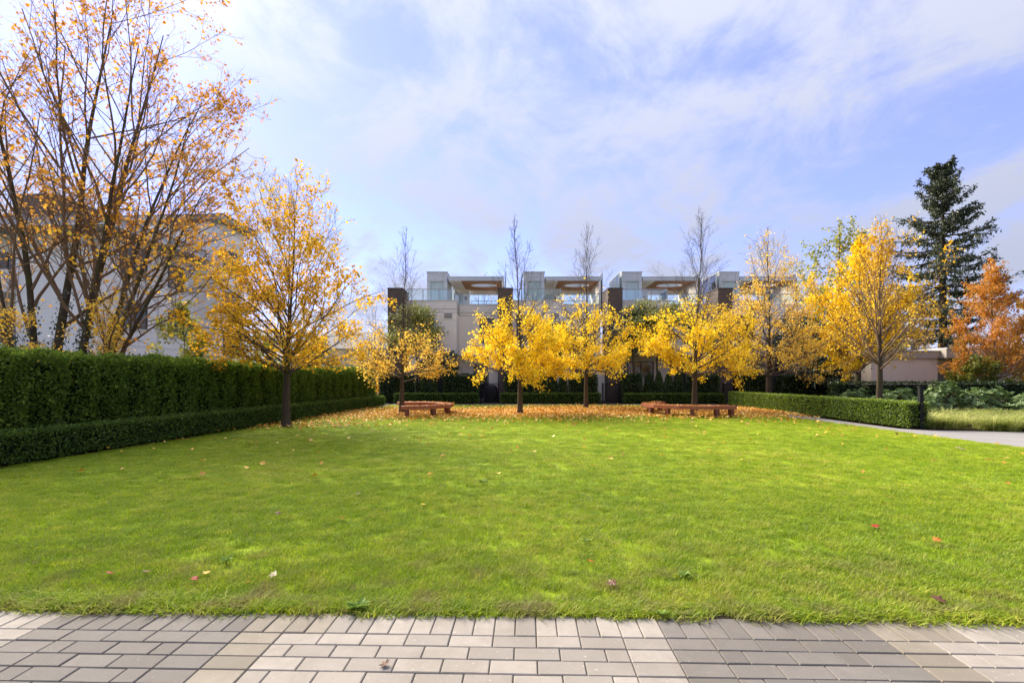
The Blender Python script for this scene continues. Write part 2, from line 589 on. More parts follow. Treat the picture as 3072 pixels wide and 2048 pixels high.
class MB:
    def __init__(self):
        self.v = []
        self.f = []

    def box(self, x0, x1, y0, y1, z0, z1):
        b = len(self.v)
        self.v += [(x0, y0, z0), (x1, y0, z0), (x1, y1, z0), (x0, y1, z0), (x0, y0, z1), (x1, y0, z1), (x1, y1, z1), (x0, y1, z1)]
        self.f += [tuple(b + i for i in q) for q in ((0, 3, 2, 1), (4, 5, 6, 7), (0, 1, 5, 4), (1, 2, 6, 5), (2, 3, 7, 6), (3, 0, 4, 7))]
        return self

    def prism(self, pts, z0, z1):
        b = len(self.v); n = len(pts)
        self.v += [(x, y, z0) for x, y in pts] + [(x, y, z1) for x, y in pts]
        self.f.append(tuple(b + i for i in reversed(range(n))))
        self.f.append(tuple(b + n + i for i in range(n)))
        for i in range(n):
            j = (i + 1) % n
            self.f.append((b + i, b + j, b + n + j, b + n + i))
        return self

    def mesh(self, name):
        me = bpy.data.meshes.new(name)
        me.from_pydata(self.v, [], self.f)
        me.update()
        return me

    def build(self, name, mat, parent=None, kind=None, bevel=0.0, local=False):
        o = link(name, self.mesh(name), mat, parent, kind, local)
        if bevel:
            md = o.modifiers.new('bevel', 'BEVEL')
            md.width = bevel
            md.segments = 2
            md.limit_method = 'ANGLE'
        return o


def box(name, mat, parent, x0, x1, y0, y1, z0, z1, bevel=0.0, local=False, kind=None):
    return MB().box(x0, x1, y0, y1, z0, z1).build(name, mat, parent, kind, bevel, local)


def sheet(name, mat, pts, z, parent=None, kind='structure'):
    me = bpy.data.meshes.new(name)
    me.from_pydata([(x, y, z) for x, y in pts], [], [tuple(range(len(pts)))])
    me.update()
    return link(name, me, mat, parent, kind)


def nrmz(a):
    return a / np.maximum(np.linalg.norm(a, axis=-1, keepdims=True), 1e-9)


# ---- tubes along polylines, batched
class Tubes:
    def __init__(self):
        self.V = []
        self.F = []
        self.n = 0

    def add(self, P, Rr, sides):
        """P (m,n,3) polylines, Rr (m,n) radii."""
        m, n, _ = P.shape
        T = np.empty_like(P)
        T[:, 1:-1] = P[:, 2:] - P[:, :-2]
        T[:, 0] = P[:, 1] - P[:, 0]
        T[:, -1] = P[:, -1] - P[:, -2]
        T = nrmz(T)
        main = nrmz(P[:, -1] - P[:, 0])
        ref = np.where(np.abs(main[:, 2:3]) < 0.85, np.array([[0, 0, 1.0]]), np.array([[1.0, 0, 0]]))
        A = nrmz(np.cross(T, ref[:, None, :]))
        B = np.cross(T, A)
        ang = np.arange(sides) * 2 * math.pi / sides
        ca, sa = np.cos(ang), np.sin(ang)
        V = P[:, :, None, :] + Rr[:, :, None, None] * (A[:, :, None, :] * ca[None, None, :, None] + B[:, :, None, :] * sa[None, None, :, None])
        idx = np.arange(m * n * sides).reshape(m, n, sides) + self.n
        a = idx[:, :-1, :]
        b = np.roll(a, -1, axis=2)
        d = idx[:, 1:, :]
        c = np.roll(d, -1, axis=2)
        F = np.stack([a, b, c, d], -1).reshape(-1, 4)
        self.V.append(V.reshape(-1, 3))
        self.F.append(F)
        self.n += m * n * sides

    def build(self, name, mat, parent, kind=None):
        me = new_mesh(name, np.concatenate(self.V), [np.concatenate(self.F)], smooth=True)
        return link(name, me, mat, parent, kind)


def polylines(start, d, length, n, up, wob, g, damp=1.0):
    m = len(start)
    P = np.empty((m, n, 3))
    P[:, 0] = start
    d = nrmz(d)
    step = (length / (n - 1))[:, None]
    for i in range(1, n):
        d = nrmz(d + np.array([0, 0, 1.0]) * up + wob * g.normal(size=(m, 3)))
        P[:, i] = P[:, i - 1] + d * step
    return P


def sample_on(P, Rr, t):
    """t (m,k) in 0..1 → pos, tangent, radius (m,k,.)."""
    m, n, _ = P.shape
    s = np.clip(t, 0, 0.9999) * (n - 1)
    i = s.astype(int)
    f = (s - i)[..., None]
    mi = np.arange(m)[:, None]
    p0, p1 = P[mi, i], P[mi, i + 1]
    r = Rr[mi, i] * (1 - f[..., 0]) + Rr[mi, i + 1] * f[..., 0]
    return p0 * (1 - f) + p1 * f, nrmz(p1 - p0), r


def spawn(P, Rr, k, t0, t1, ang, ratio, n, up, wob, g, rmin=0.003, taper=0.55, rfac=0.6, asd=0.2):
    m = len(P)
    L = np.linalg.norm(np.diff(P, axis=1), axis=2).sum(1)
    t = t0 + (t1 - t0) * (np.arange(k)[None, :] + g.random((m, k))) / k
    pos, T, r = sample_on(P, Rr, t)
    rnd = nrmz(np.cross(T, g.normal(size=T.shape)))
    a = ang + asd * g.normal(size=t.shape)
    d = np.cos(a)[..., None] * T + np.sin(a)[..., None] * rnd
    ln = L[:, None] * ratio * (1.15 - 0.75 * t) * (0.7 + 0.6 * g.random(t.shape))
    C = polylines(pos.reshape(-1, 3), d.reshape(-1, 3), ln.ravel(), n, up, wob, g)
    r0 = np.maximum(r.ravel() * rfac, rmin)
    RR = r0[:, None] * np.linspace(1, taper * 0.6, n)[None, :]
    return C, np.maximum(RR, rmin * 0.7)


# ---- leaves
LEAF_OVAL = (np.array([(0, 0, 0), (0.42, 0.35, 0.10), (0, 1.0, -0.05), (-0.42, 0.35, 0.10)]), [(0, 1, 2, 3)])
LEAF_FOLD = (np.array([(0, 0, 0), (0.40, 0.45, 0.14), (0, 1.0, -0.10), (-0.40, 0.45, 0.14)]), [(0, 1, 2), (0, 2, 3)])
_mp = [(0, 0), (0.30, 0.02), (0.58, 0.16), (0.34, 0.36), (0.60, 0.66), (0.24, 0.62), (0, 1.05), (-0.24, 0.62), (-0.60, 0.66), (-0.34, 0.36), (-0.58, 0.16), (-0.30, 0.02)]
LEAF_MAPLE = (np.array([(0, 0.36, 0.06)] + [(x, y, -0.10 * (abs(x) + max(0, y - .4))) for x, y in _mp]),
              [(0, i, i % 12 + 1) for i in range(1, 13)])
LEAF_LONG = (np.array([(0, 0, 0), (0.17, 0.4, 0.05), (0.15, 0.75, 0.02), (0, 1.0, -0.12), (-0.15, 0.75, 0.02), (-0.17, 0.4, 0.05)]), [(0, 1, 2, 3), (0, 3, 4, 5)])
LEAF_SPRAY = (np.array([(0, 0, 0), (0.22, 0.35, 0.05), (0.34, 0.75, 0), (0.06, 0.7, 0.03), (0.0, 1.05, -0.06), (-0.06, 0.7, 0.03), (-0.34, 0.75, 0), (-0.22, 0.35, 0.05)]),
              [(0, 1, 2, 3), (0, 3, 4, 5), (0, 5, 6, 7)])


def leaf_mesh(name, pos, tip, normal, size, shape, rnd):
    """one leaf per row: tip direction (y axis), approximate normal (z axis)."""
    y = nrmz(tip)
    x = nrmz(np.cross(y, normal))
    z = np.cross(x, y)
    S, faces = shape
    V = pos[:, None, :] + size[:, None, None] * (S[None, :, 0, None] * x[:, None, :] + S[None, :, 1, None] * y[:, None, :] + S[None, :, 2, None] * z[:, None, :])
    k = len(S)
    base = (np.arange(len(pos)) * k)[:, None]
    by = {}
    for f in faces:
        by.setdefault(len(f), []).append(f)
    polys = []
    for sz, fl in by.items():
        a = np.array(fl).reshape(1, -1)
        polys.append((base + a).reshape(-1, sz))
    return new_mesh(name, V.reshape(-1, 3), polys, {'rnd': np.repeat(np.clip(rnd, 0, 1), k)})


def scatter_leaves(name, P, Rr, per, t0, mat, parent, size, shape, g, keep=None, droop=0.5, spread=0.06, ssd=0.25, tone=None, flat=0.6, kind=None):
    m = len(P)
    t = t0 + (1 - t0) * g.random((m, per))
    pos, T, _ = sample_on(P, Rr, t)
    pos = pos.reshape(-1, 3); T = T.reshape(-1, 3)
    tl = np.linalg.norm(np.diff(P, axis=1), axis=2).sum(1)
    wl = np.repeat(np.clip(tl / np.percentile(tl, 55), 0.05, 1), per)
    if keep is not None:
        k = g.random(len(pos)) < keep(pos) * wl
        pos, T = pos[k], T[k]
    n = len(pos)
    pos = pos + spread * g.normal(size=(n, 3))
    tip = nrmz(0.6 * T + 0.8 * g.normal(size=(n, 3)) + np.array([0, 0, -droop]))
    nor = nrmz(np.array([0, 0, flat]) + g.normal(size=(n, 3)) * 0.6)
    sz = size * np.clip(1 + ssd * g.normal(size=n), 0.45, 1.7)
    rd = np.clip(0.5 + 0.24 * g.normal(size=n), 0, 1)
    if tone is not None:
        rd = np.clip(rd + tone(pos), 0, 1)
    return link(name, leaf_mesh(name, pos, tip, nor, sz, shape, rd), mat, parent, kind)


def vnoise(p, s, seed=0):
    """cheap smooth pseudo-noise in about -1..1 at points p (n,3)."""
    q = p * s
    a = np.sin(q[:, 0] * 1.7 + q[:, 1] * 0.9 + seed) + np.sin(q[:, 1] * 2.1 - q[:, 2] * 1.3 + 1.3 * seed) + np.sin(q[:, 2] * 1.9 + q[:, 0] * 1.1 + 2.1 * seed)
    b = np.sin(q[:, 0] * 3.7 - q[:, 1] * 2.9 + 3 * seed) + np.sin(q[:, 1] * 4.3 + q[:, 2] * 3.1 - seed) + np.sin(q[:, 2] * 3.9 - q[:, 0] * 4.1 + .7 * seed)
    return a / 3 * 0.65 + b / 3 * 0.35


# ------------------------------------------------------------------ ground, lawn, paths
sheet('ground', 'terrain', [(-400, -60), (400, -60), (400, 600), (-400, 600)], -0.06)
EDGE_S = -0.028


def edge_y(x):
    return 2.935 + EDGE_S * x


LAWN = [(-8.45, edge_y(-8.45)), (10.6, edge_y(10.6)), (10.6, 28.0), (-6.83, 28.0), (-8.15, 7.83)]
sheet('lawn', 'lawn', [(-8.45, edge_y(-8.45) + 0.09), (10.6, edge_y(10.6) + 0.09)] + LAWN[2:], -0.008)
sheet('lawn_edge_soil', 'soil', [(-8.45, edge_y(-8.45) + 0.004), (10.6, edge_y(10.6) + 0.004), (10.6, edge_y(10.6) + 0.14), (-8.45, edge_y(-8.45) + 0.14)], -0.013)
sheet('planting_bed', 'soil', [(-12.5, edge_y(-12.5)), (-8.40, edge_y(-8.40)), (-8.10, 7.83), (-6.75, 28.0), (-6.75, 28.55), (12.2, 28.55), (12.2, 35.5), (-14, 35.5)], -0.004)
sheet('planting_bed', 'soil', [(11.2, 13.8), (26, 12.6), (32, 24), (22, 31), (11.4, 31)], -0.004)
MB().prism([(-6.85, 28.0), (11.8, 28.0), (11.8, 28.55), (-6.85, 28.55)], -0.05, 0.012).build('back_path', 'concrete', None, 'structure')
pth = MB()
pth.prism([(10.6, 2.5), (24, 2.2), (24, 12.75), (13.8, 13.25), (11.7, 13.7), (11.15, 14.2), (11.78, 28.0), (10.9, 28.0), (10.6, 20)], -0.05, 0.006)
pth.build('path', 'concrete', None, 'structure')


# ---- paver pavement (local u along the lawn edge, v towards the viewer)
PAV_ANG = math.atan(EDGE_S)
U0 = Vector((-1.504, edge_y(-1.504), 0))
ud = Vector((math.cos(PAV_ANG), math.sin(PAV_ANG), 0))
vd = Vector((math.sin(PAV_ANG), -math.cos(PAV_ANG), 0))
S = 0.1175
G = 0.0024


def pav(u, v, z=0.0):
    return U0 + ud * u + vd * v + Vector((0, 0, z))


corners = [pav(-62 * S, 0.0), pav(66 * S, 0.0), pav(66 * S, 4.4), pav(-62 * S, 4.4)]
pavement = MB().prism([(c.x, c.y) for c in reversed(corners)], -0.06, -0.010).build('pavement', 'joint', None, 'structure')


def paver_mesh(name, lu, lv, mat):
    """chamfered paver centred on the origin, top at z=0."""
    a, b, c = lu / 2 - G, lv / 2 - G, 0.0045
    vs = []
    for z, d in ((-0.05, 0), (-c, 0), (0, c)):
        vs += [(-a + d, -b + d, z), (a - d, -b + d, z), (a - d, b - d, z), (-a + d, b - d, z)]
    fs = [(8, 9, 10, 11)]
    for k in (0, 4):
        for i in range(4):
            j = (i + 1) % 4
            fs.append((k + i, k + j, k + 4 + j, k + 4 + i))
    me = bpy.data.meshes.new(name)
    me.from_pydata(vs, [], fs)
    me.update()
    me.materials.append(MAT[mat])
    return me


PM = {}
for shp, (lu, lv) in {'soldier': (S, 2 * S), 'full': (2 * S, S), 'half': (S, S)}.items():
    for mt in ('paver_light', 'paver_dark', 'paver_beige'):
        PM[shp, mt] = paver_mesh('paver_%s_%s' % (shp, mt), lu, lv, mt)

pieces = []   # (u centre, v centre, shape, material)
for i in range(-60, 64):
    ph = i % 30
    mt = 'paver_light' if ph < 20 else 'paver_dark'
    if ph in (0, 1, 2, 3):
        mt = 'paver_beige'
    pieces.append(((i + 0.5) * S, S, 'soldier', mt))
row = 0
v = 2.5 * S
while v < 4.3:
    for z0 in range(-60, 60, 30):
        for start, n, base in ((0, 20, 'paver_light'), (20, 10, 'paver_dark')):
            u = z0 + start
            seq = ['full'] * (n // 2) if row % 2 == 0 else ['full', 'half'] + ['full'] * ((n - 6) // 2) + ['half', 'full']
            for q, sname in enumerate(seq):
                w = 2 if sname == 'full' else 1
                mt = base
                if base == 'paver_light' and q == 0:
                    mt = 'paver_beige'
                pieces.append(((u + w / 2) * S, v, sname, mt))
                u += w
    row += 1
    v += S


def front_key(p):
    u, v, sname, mt = p
    c = pav(u, v)
    if c.y < 1.9 or abs(c.x) > 1.15 * c.y + 0.35:
        return 1e3 + abs(c.x) + abs(c.y - 2.5)
    return abs(c.x) + 2 * abs(c.y - 2.4)


pieces.sort(key=front_key)
near, rest = pieces[:296], pieces[296:]
for u, v, sname, mt in near:
    o = bpy.data.objects.new('paver', PM[sname, mt])
    COL.objects.link(o)
    o.parent = pavement
    c = pav(u, v)
    o.location = (c.x, c.y, 0.0 + random.uniform(-0.0022, 0.0018))
    o.rotation_euler = (random.uniform(-.006, .006), random.uniform(-.006, .006), PAV_ANG + random.uniform(-.004, .004))
for mt in ('paver_light', 'paver_dark', 'paver_beige'):
    bm = bmesh.new()
    for u, v, sname, m2 in rest:
        if m2 != mt:
            continue
        c = pav(u, v, random.uniform(-0.0022, 0.0018))
        tmp = PM[sname, mt]
        b0 = len(bm.verts)
        vs = [bm.verts.new(Matrix.Translation(c) @ (Matrix.Rotation(PAV_ANG, 3, 'Z') @ q.co)) for q in tmp.vertices]
        for pl in tmp.polygons:
            bm.faces.new([vs[i] for i in pl.vertices])
    me = bpy.data.meshes.new('outer_pavers')
    bm.to_mesh(me)
    bm.free()
    link('outer_pavers', me, mt, pavement, 'stuff')


# ---- grass: point cloud mesh + one geometry-node instancer of blade tufts
def tuft(name, nb, rad, hgt, wid, g, dryp):
    a = g.random(nb) * 2 * math.pi
    r = rad * np.sqrt(g.random(nb))
    base = np.stack([r * np.cos(a), r * np.sin(a), np.full(nb, -0.004)], 1)
    h = hgt * (0.5 + 0.75 * g.random(nb))
    az = g.random(nb) * 2 * math.pi
    lean = h * (0.4 + 1.1 * g.random(nb))
    d = np.stack([np.cos(az), np.sin(az), np.zeros(nb)], 1)
    sd = np.stack([-np.sin(az), np.cos(az), np.zeros(nb)], 1) * wid * 0.5
    mid = base + d * (lean * 0.35)[:, None] + np.array([0, 0, 1.0]) * (h * 0.62)[:, None]
    tip = base + d * lean[:, None] + np.array([0, 0, 1.0]) * h[:, None]
    V = np.stack([base - sd, base + sd, mid + sd * 0.8, mid - sd * 0.8, tip], 1).reshape(-1, 3)
    b = (np.arange(nb) * 5)[:, None]
    me = new_mesh(name, V, [b + np.array([[0, 1, 2, 3]]), b + np.array([[3, 2, 4]])],
                  {'rnd': np.repeat(g.random(nb), 5), 'dry': np.repeat((g.random(nb) < dryp) * g.random(nb), 5)})
    me.materials.append(MAT['grass'])
    return bpy.data.objects.new(name, me)


tuft_col = bpy.data.collections.new('grass_tuft_library')
for i in range(7):
    tuft_col.objects.link(tuft('grass_tuft', 52, 0.075, 0.024 + 0.003 * i, 0.0040, rng, 0.20))


def in_poly(pts, poly):
    x, y = pts[:, 0], pts[:, 1]
    ins = np.zeros(len(pts), bool)
    n = len(poly)
    for i in range(n):
        x0, y0 = poly[i]; x1, y1 = poly[(i + 1) % n]
        c = ((y0 > y) != (y1 > y)) & (x < (x1 - x0) * (y - y0) / (y1 - y0 + 1e-12) + x0)
        ins ^= c
    return ins


def grass_points():
    out = []
    sc = []
    for y0, y1, dens, s in ((2.5, 4.2, 520, 0.9), (4.2, 6.5, 300, 1.0), (6.5, 11, 130, 1.3), (11, 28, 55, 1.9)):
        xm = min(14, 1.25 * y1 + 1.5)
        n = int(2 * xm * (y1 - y0) * dens)
        p = np.stack([rng.uniform(-xm, xm, n), rng.uniform(y0, y1, n)], 1)
        k = in_poly(p, LAWN) & (p[:, 1] > edge_y(p[:, 0]) + 0.06 + 0.03 * np.sin(p[:, 0] * 7) * np.sin(p[:, 0] * 2.3))
        # bare/worn spots by the pavers thin out
        q = np.stack([p[:, 0], p[:, 1], np.zeros(n)], 1)
        worn = (p[:, 1] < 4.4) & (vnoise(q, 1.3, 2.0) > 0.35) & (rng.random(n) < 0.55)
        p = p[k & ~worn]
        out.append(p)
        sc.append(s * (0.75 + 0.5 * rng.random(len(p))))
    p = np.concatenate(out)
    return np.stack([p[:, 0], p[:, 1], np.zeros(len(p))], 1), np.concatenate(sc)


gp, gs = grass_points()
# taller, ragged fringe hanging over the paver edge
ex = rng.uniform(-7, 7, 2600)
ey = edge_y(ex) + np.abs(rng.normal(0, 0.035, 2600)) + 0.038
fr = np.stack([ex, ey, np.zeros(2600)], 1)
kf = vnoise(fr, 1.1, 5.0) > -0.25
fr = fr[kf]
gp = np.concatenate([gp, fr])
gs = np.concatenate([gs, 0.8 + 1.1 * rng.random(len(fr)) ** 2])
nz = vnoise(gp, 0.9, 8.0)
gs = gs * (1 + 0.22 * nz)
gme = new_mesh('grass', gp, [], {'tsize': gs})
at_ = gme.attributes.new('tscale', 'FLOAT_VECTOR', 'POINT')
at_.data.foreach_set('vector', np.column_stack([gs, gs, np.minimum(gs, 1.0) * np.interp(gp[:, 1], [3, 12], [0.95, 0.6])]).astype(np.float32).ravel())
grass = link('grass', gme, 'grass', None, 'stuff')
tag(grass, 'short bright green mown grass of the lawn in front of the benches', 'grass')


def instancer(obj, coll):
    ng = bpy.data.node_groups.new('scatter_tufts', 'GeometryNodeTree')
    ng.interface.new_socket('Geometry', in_out='INPUT', socket_type='NodeSocketGeometry')
    ng.interface.new_socket('Geometry', in_out='OUTPUT', socket_type='NodeSocketGeometry')
    N = ng.nodes.new
    gi, go = N('NodeGroupInput'), N('NodeGroupOutput')
    ci = N('GeometryNodeCollectionInfo')
    ci.inputs['Collection'].default_value = coll
    ci.inputs['Separate Children'].default_value = True
    ci.inputs['Reset Children'].default_value = True
    iop = N('GeometryNodeInstanceOnPoints')
    iop.inputs['Pick Instance'].default_value = True
    at = N('GeometryNodeInputNamedAttribute')
    at.data_type = 'FLOAT_VECTOR'
    at.inputs['Name'].default_value = 'tscale'
    rv = N('FunctionNodeRandomValue')
    rv.data_type = 'FLOAT_VECTOR'
    rv.inputs['Min'].default_value = (-0.12, -0.12, 0)
    rv.inputs['Max'].default_value = (0.12, 0.12, 6.283)
    L = ng.links.new
    L(gi.outputs[0], iop.inputs['Points'])
    L(ci.outputs[0], iop.inputs['Instance'])
    L(rv.outputs[0], iop.inputs['Rotation'])
    L(at.outputs['Attribute'], iop.inputs['Scale'])
    L(iop.outputs[0], go.inputs[0])
    md = obj.modifiers.new('scatter', 'NODES')
    md.node_group = ng


instancer(grass, tuft_col)


# ------------------------------------------------------------------ townhouses
UNIT = 7.05


def add_window(parent, x0, x1, y, z0, z1, mull=1, pane='window', fw=0.06, depth=0.10, axis='x', name='window', slats=0):
    """window facing -y: frame ring with pane behind; root of the part is the frame."""
    m = MB()
    m.box(x0, x0 + fw, y, y + depth, z0, z1)
    m.box(x1 - fw, x1, y, y + depth, z0, z1)
    m.box(x0 + fw, x1 - fw, y, y + depth, z0, z0 + fw)
    m.box(x0 + fw, x1 - fw, y, y + depth, z1 - fw, z1)
    for i in range(1, mull + 1):
        xc = x0 + (x1 - x0) * i / (mull + 1)
        m.box(xc - fw / 2, xc + fw / 2, y + 0.01, y + depth - 0.01, z0 + fw, z1 - fw)
    w = m.build(name, 'frame', parent)
    box('pane', pane, w, x0 + fw, x1 - fw, y + depth * 0.5, y + depth * 0.5 + 0.012, z0 + fw, z1 - fw)
    if slats:
        s = MB()
        for i in range(slats):
            xc = x0 + fw + (x1 - x0 - 2 * fw) * (i + 0.5) / slats
            s.box(xc - 0.03, xc + 0.03, y + depth * 0.5 + 0.04, y + depth * 0.5 + 0.046, z0 + fw, z1 - fw - 0.02)
        s.build('blind', 'blind', w, 'stuff')
    return w


def rail(parent, pts, z0, z1, posts, glass='glass'):
    """glass balustrade along a polyline; each panel, post and the handrail is a piece."""
    for (xa, ya), (xb, yb) in zip(pts[:-1], pts[1:]):
        d = Vector((xb - xa, yb - ya)); L_ = d.length; d /= L_
        n = Vector((-d.y, d.x))
        np_ = max(1, round(L_ / 1.15))
        for i in range(np_):
            a = L_ * i / np_ + 0.03; b = L_ * (i + 1) / np_ - 0.03
            q = [(xa + d.x * s + n.x * t, ya + d.y * s + n.y * t) for s, t in ((a, -0.006), (b, -0.006), (b, 0.006), (a, 0.006))]
            MB().prism(q, z0 + 0.03, z1 - 0.03).build('glass_panel', glass, parent)
            if i > 0 or posts:
                cx, cy = xa + d.x * (L_ * i / np_), ya + d.y * (L_ * i / np_)
                box('rail_post', 'alu', parent, cx - 0.022, cx + 0.022, cy - 0.022, cy + 0.022, z0, z1 - 0.002)
        q = [(xa + d.x * s + n.x * t, ya + d.y * s + n.y * t) for s, t in ((0, -0.03), (L_, -0.03), (L_, 0.03), (0, 0.03))]
        MB().prism(q, z1, z1 + 0.04).build('handrail', 'alu', parent)
    if posts:
        cx, cy = pts[-1]
        box('rail_post', 'alu', parent, cx - 0.022, cx + 0.022, cy - 0.022, cy + 0.022, z0, z1 - 0.002)


def holed_slab(x0, x1, y0, y1, z0, z1, cx, cy, rx, ry, name, mat, parent):
    """rectangular slab with an elliptical opening right through it."""
    angs = [2 * math.pi * i / 40 for i in range(40)]
    angs += [math.atan2(y - cy, x - cx) % (2 * math.pi) for x in (x0, x1) for y in (y0, y1)]
    angs = sorted(set(round(a, 5) for a in angs))
    inn, out = [], []
    for a in angs:
        c, s = math.cos(a), math.sin(a)
        rr = 1 / math.sqrt((c / rx) ** 2 + (s / ry) ** 2)
        inn.append((cx + c * rr, cy + s * rr))
        t = min([((x1 if c > 0 else x0) - cx) / c if abs(c) > 1e-6 else 1e9, ((y1 if s > 0 else y0) - cy) / s if abs(s) > 1e-6 else 1e9])
        out.append((cx + c * t, cy + s * t))
    n = len(angs)
    V = [(x, y, z) for z in (z0, z1) for ring in (inn, out) for x, y in ring]
    F = []
    for i in range(n):
        j = (i + 1) % n
        F += [(i, j, n + j, n + i), (2 * n + i, 3 * n + i, 3 * n + j, 2 * n + j), (n + i, n + j, 3 * n + j, 3 * n + i), (i, 2 * n + i, 2 * n + j, j)]
    me = bpy.data.meshes.new(name)
    me.from_pydata(V, [], F)
    me.update()
    return link(name, me, mat, parent)


def townhouse(k, label):
    ox = UNIT * k
    t = thing('townhouse', label, 'townhouse', (ox - 4.4, 33.0, 0), 'townhouses in the row behind the lawn')

    def b(name, mat, x0, x1, y0, y1, z0, z1, bevel=0.0, parent=t):
        return box(name, mat, parent, x0 + ox, x1 + ox, y0, y1, z0, z1, bevel)
    # brick pillar
    p = b('brick_pillar', 'brick', -7.96, -7.02, 31.5, 33.4, 0, 7.25)
    b('pillar_cap', 'frame', -7.99, -6.99, 31.47, 33.43, 7.25, 7.31, 0, p)
    # upper storey, left bay forward, right bay set back
    for nm, x0, x1, y in (('front_bay', -7.018, -3.66, 32.5), ('rear_bay', -3.658, -0.912, 34.2)):
        w = b(nm, 'stucco', x0, x1, y, y + 3.0, 3.14, 5.85)
        b('reveal', 'stucco_trim', x0 + .01, x1 - .012, y + 0.03, y + 2.9, 5.85, 6.62, 0, w)
        b('band', 'stucco_band', x0, x1 - .004, y, y + 0.5, 5.885, 6.07, 0, w)
        b('parapet', 'stucco_band', x0, x1 - .004, y - 0.012, y + 0.5, 6.10, 6.62, 0, w)
        b('coping', 'cap', x0 - 0.0, x1 + 0.03, y - 0.045, y + 0.56, 6.62, 6.685, 0, w)
        b('drip_edge', 'stucco_trim', x0, x1, y - 0.02, y + 0.08, 3.07, 3.138, 0, w)
    # vent louvre in the front bay
    xv0, xv1 = -4.53, -3.90
    v_ = MB()
    v_.box(xv0 + ox, xv1 + ox, 32.46, 32.498, 5.42, 5.47).box(xv0 + ox, xv1 + ox, 32.46, 32.498, 5.80, 5.845)
    v_.box(xv0 + ox, xv0 + .06 + ox, 32.46, 32.498, 5.47, 5.80).box(xv1 - .06 + ox, xv1 + ox, 32.46, 32.498, 5.47, 5.80)
    ve = v_.build('vent', 'stucco_band', t)
    b('vent_opening', 'frame', xv0 + .06, xv1 - .06, 32.488, 32.496, 5.47, 5.80, 0, ve)
    for i in range(3):
        z = 5.50 + 0.105 * i
        b('slat', 'stucco_band', xv0 + .06, xv1 - .06, 32.465, 32.487, z, z + 0.035, 0, ve)
    add_window(t, -6.75 + ox, -5.15 + ox, 32.44, 4.1, 5.72, 1)
    add_window(t, -2.25 + ox, -1.25 + ox, 34.14, 4.0, 5.70, 1)
    # ground floor, recessed
    b('ground_floor_wall', 'stucco', -7.018, -0.912, 35.45, 38.8, 0, 3.14)
    b('pier', 'stucco_band', -1.52, -0.914, 32.6, 35.44, 0, 3.13)
    b('terrace_floor', 'concrete', -7.018, -0.912, 32.0, 35.45, -0.05, 0.05)
    add_window(t, -6.7 + ox, -3.9 + ox, 35.36, 0.25, 2.75, 2, slats=22)
    add_window(t, -2.75 + ox, -1.6 + ox, 35.36, 0.06, 2.55, 0, slats=10)
    # roof terrace
    b('terrace_deck', 'concrete', -7.0, -3.67, 33.1, 39.7, 5.75, 5.95)
    b('terrace_deck', 'concrete', -3.668, -0.6, 34.8, 39.7, 5.75, 5.95)
    rb = b('roof_room', 'metal_panel', -6.15, -4.70, 35.75, 38.7, 5.95, 9.20)
    b('corner_post', 'metal_panel', -6.15, -5.91, 35.6, 35.748, 5.95, 8.54, 0, rb)
    b('corner_post', 'metal_panel', -4.94, -4.70, 35.6, 35.748, 5.95, 8.54, 0, rb)
    b('fascia_panel', 'metal_panel', -6.15, -5.0, 35.6, 35.748, 8.56, 9.19, 0, rb)
    b('fascia_panel', 'metal_panel', -4.985, -4.70, 35.6, 35.748, 8.56, 9.19, 0, rb)
    b('coping', 'cap', -6.19, -4.66, 35.56, 38.74, 9.20, 9.26, 0, rb)
    b('frosted_window', 'frosted', -5.91, -4.94, 35.70, 35.742, 5.98, 8.54, 0, rb)
    b('upstand', 'metal_panel', -4.60, -3.55, 36.6, 39.0, 8.885, 9.10)
    sl = holed_slab(-4.62 + ox, -0.60 + ox, 35.68, 39.7, 8.61, 8.88, -2.15 + ox, 37.4, 0.98, 0.72, 'roof_slab', 'metal_panel', t)
    b('slab_trim', 'cap', -4.62, -0.60, 35.655, 35.72, 8.882, 8.91, 0, sl)
    holed_slab(-3.67 + ox, -0.76 + ox, 35.78, 39.55, 8.575, 8.605, -2.15 + ox, 37.4, 0.98, 0.72, 'cedar_soffit', 'soffit', t)
    b('soffit_panel', 'stucco_band', -4.60, -3.69, 35.78, 39.0, 8.58, 8.605)
    bw = b('rear_wall', 'stucco_band', -4.68, -3.35, 38.9, 39.1, 5.95, 8.575)
    d_ = b('door', 'frosted', -4.50, -3.95, 38.85, 38.895, 5.97, 8.15, 0, bw)
    b('door_frame', 'alu', -4.56, -4.51, 38.84, 38.895, 5.97, 8.2, 0, bw)
    b('door_frame', 'alu', -3.94, -3.89, 38.84, 38.895, 5.97, 8.2, 0, bw)
    b('wall_plate', 'red_lamp', -3.72, -3.55, 38.86, 38.897, 7.75, 8.0, 0, bw)
    b('rear_beam', 'stucco_band', -3.35, -0.76, 39.3, 39.5, 8.22, 8.57)
    b('side_wall', 'stucco_band', -0.74, -0.61, 35.72, 39.6, 5.95, 8.605)
    b('planter', 'white_paint', -3.95, -3.72, 34.0, 34.3, 6.69, 7.25)
    rail(t, [(-6.99 + ox, 32.72), (-3.78 + ox, 32.72), (-3.78 + ox, 34.40), (-0.93 + ox, 34.40)], 6.686, 7.42, True)
    rail(t, [(-3.3 + ox, 39.55), (-0.8 + ox, 39.55)], 5.95, 7.75, True)
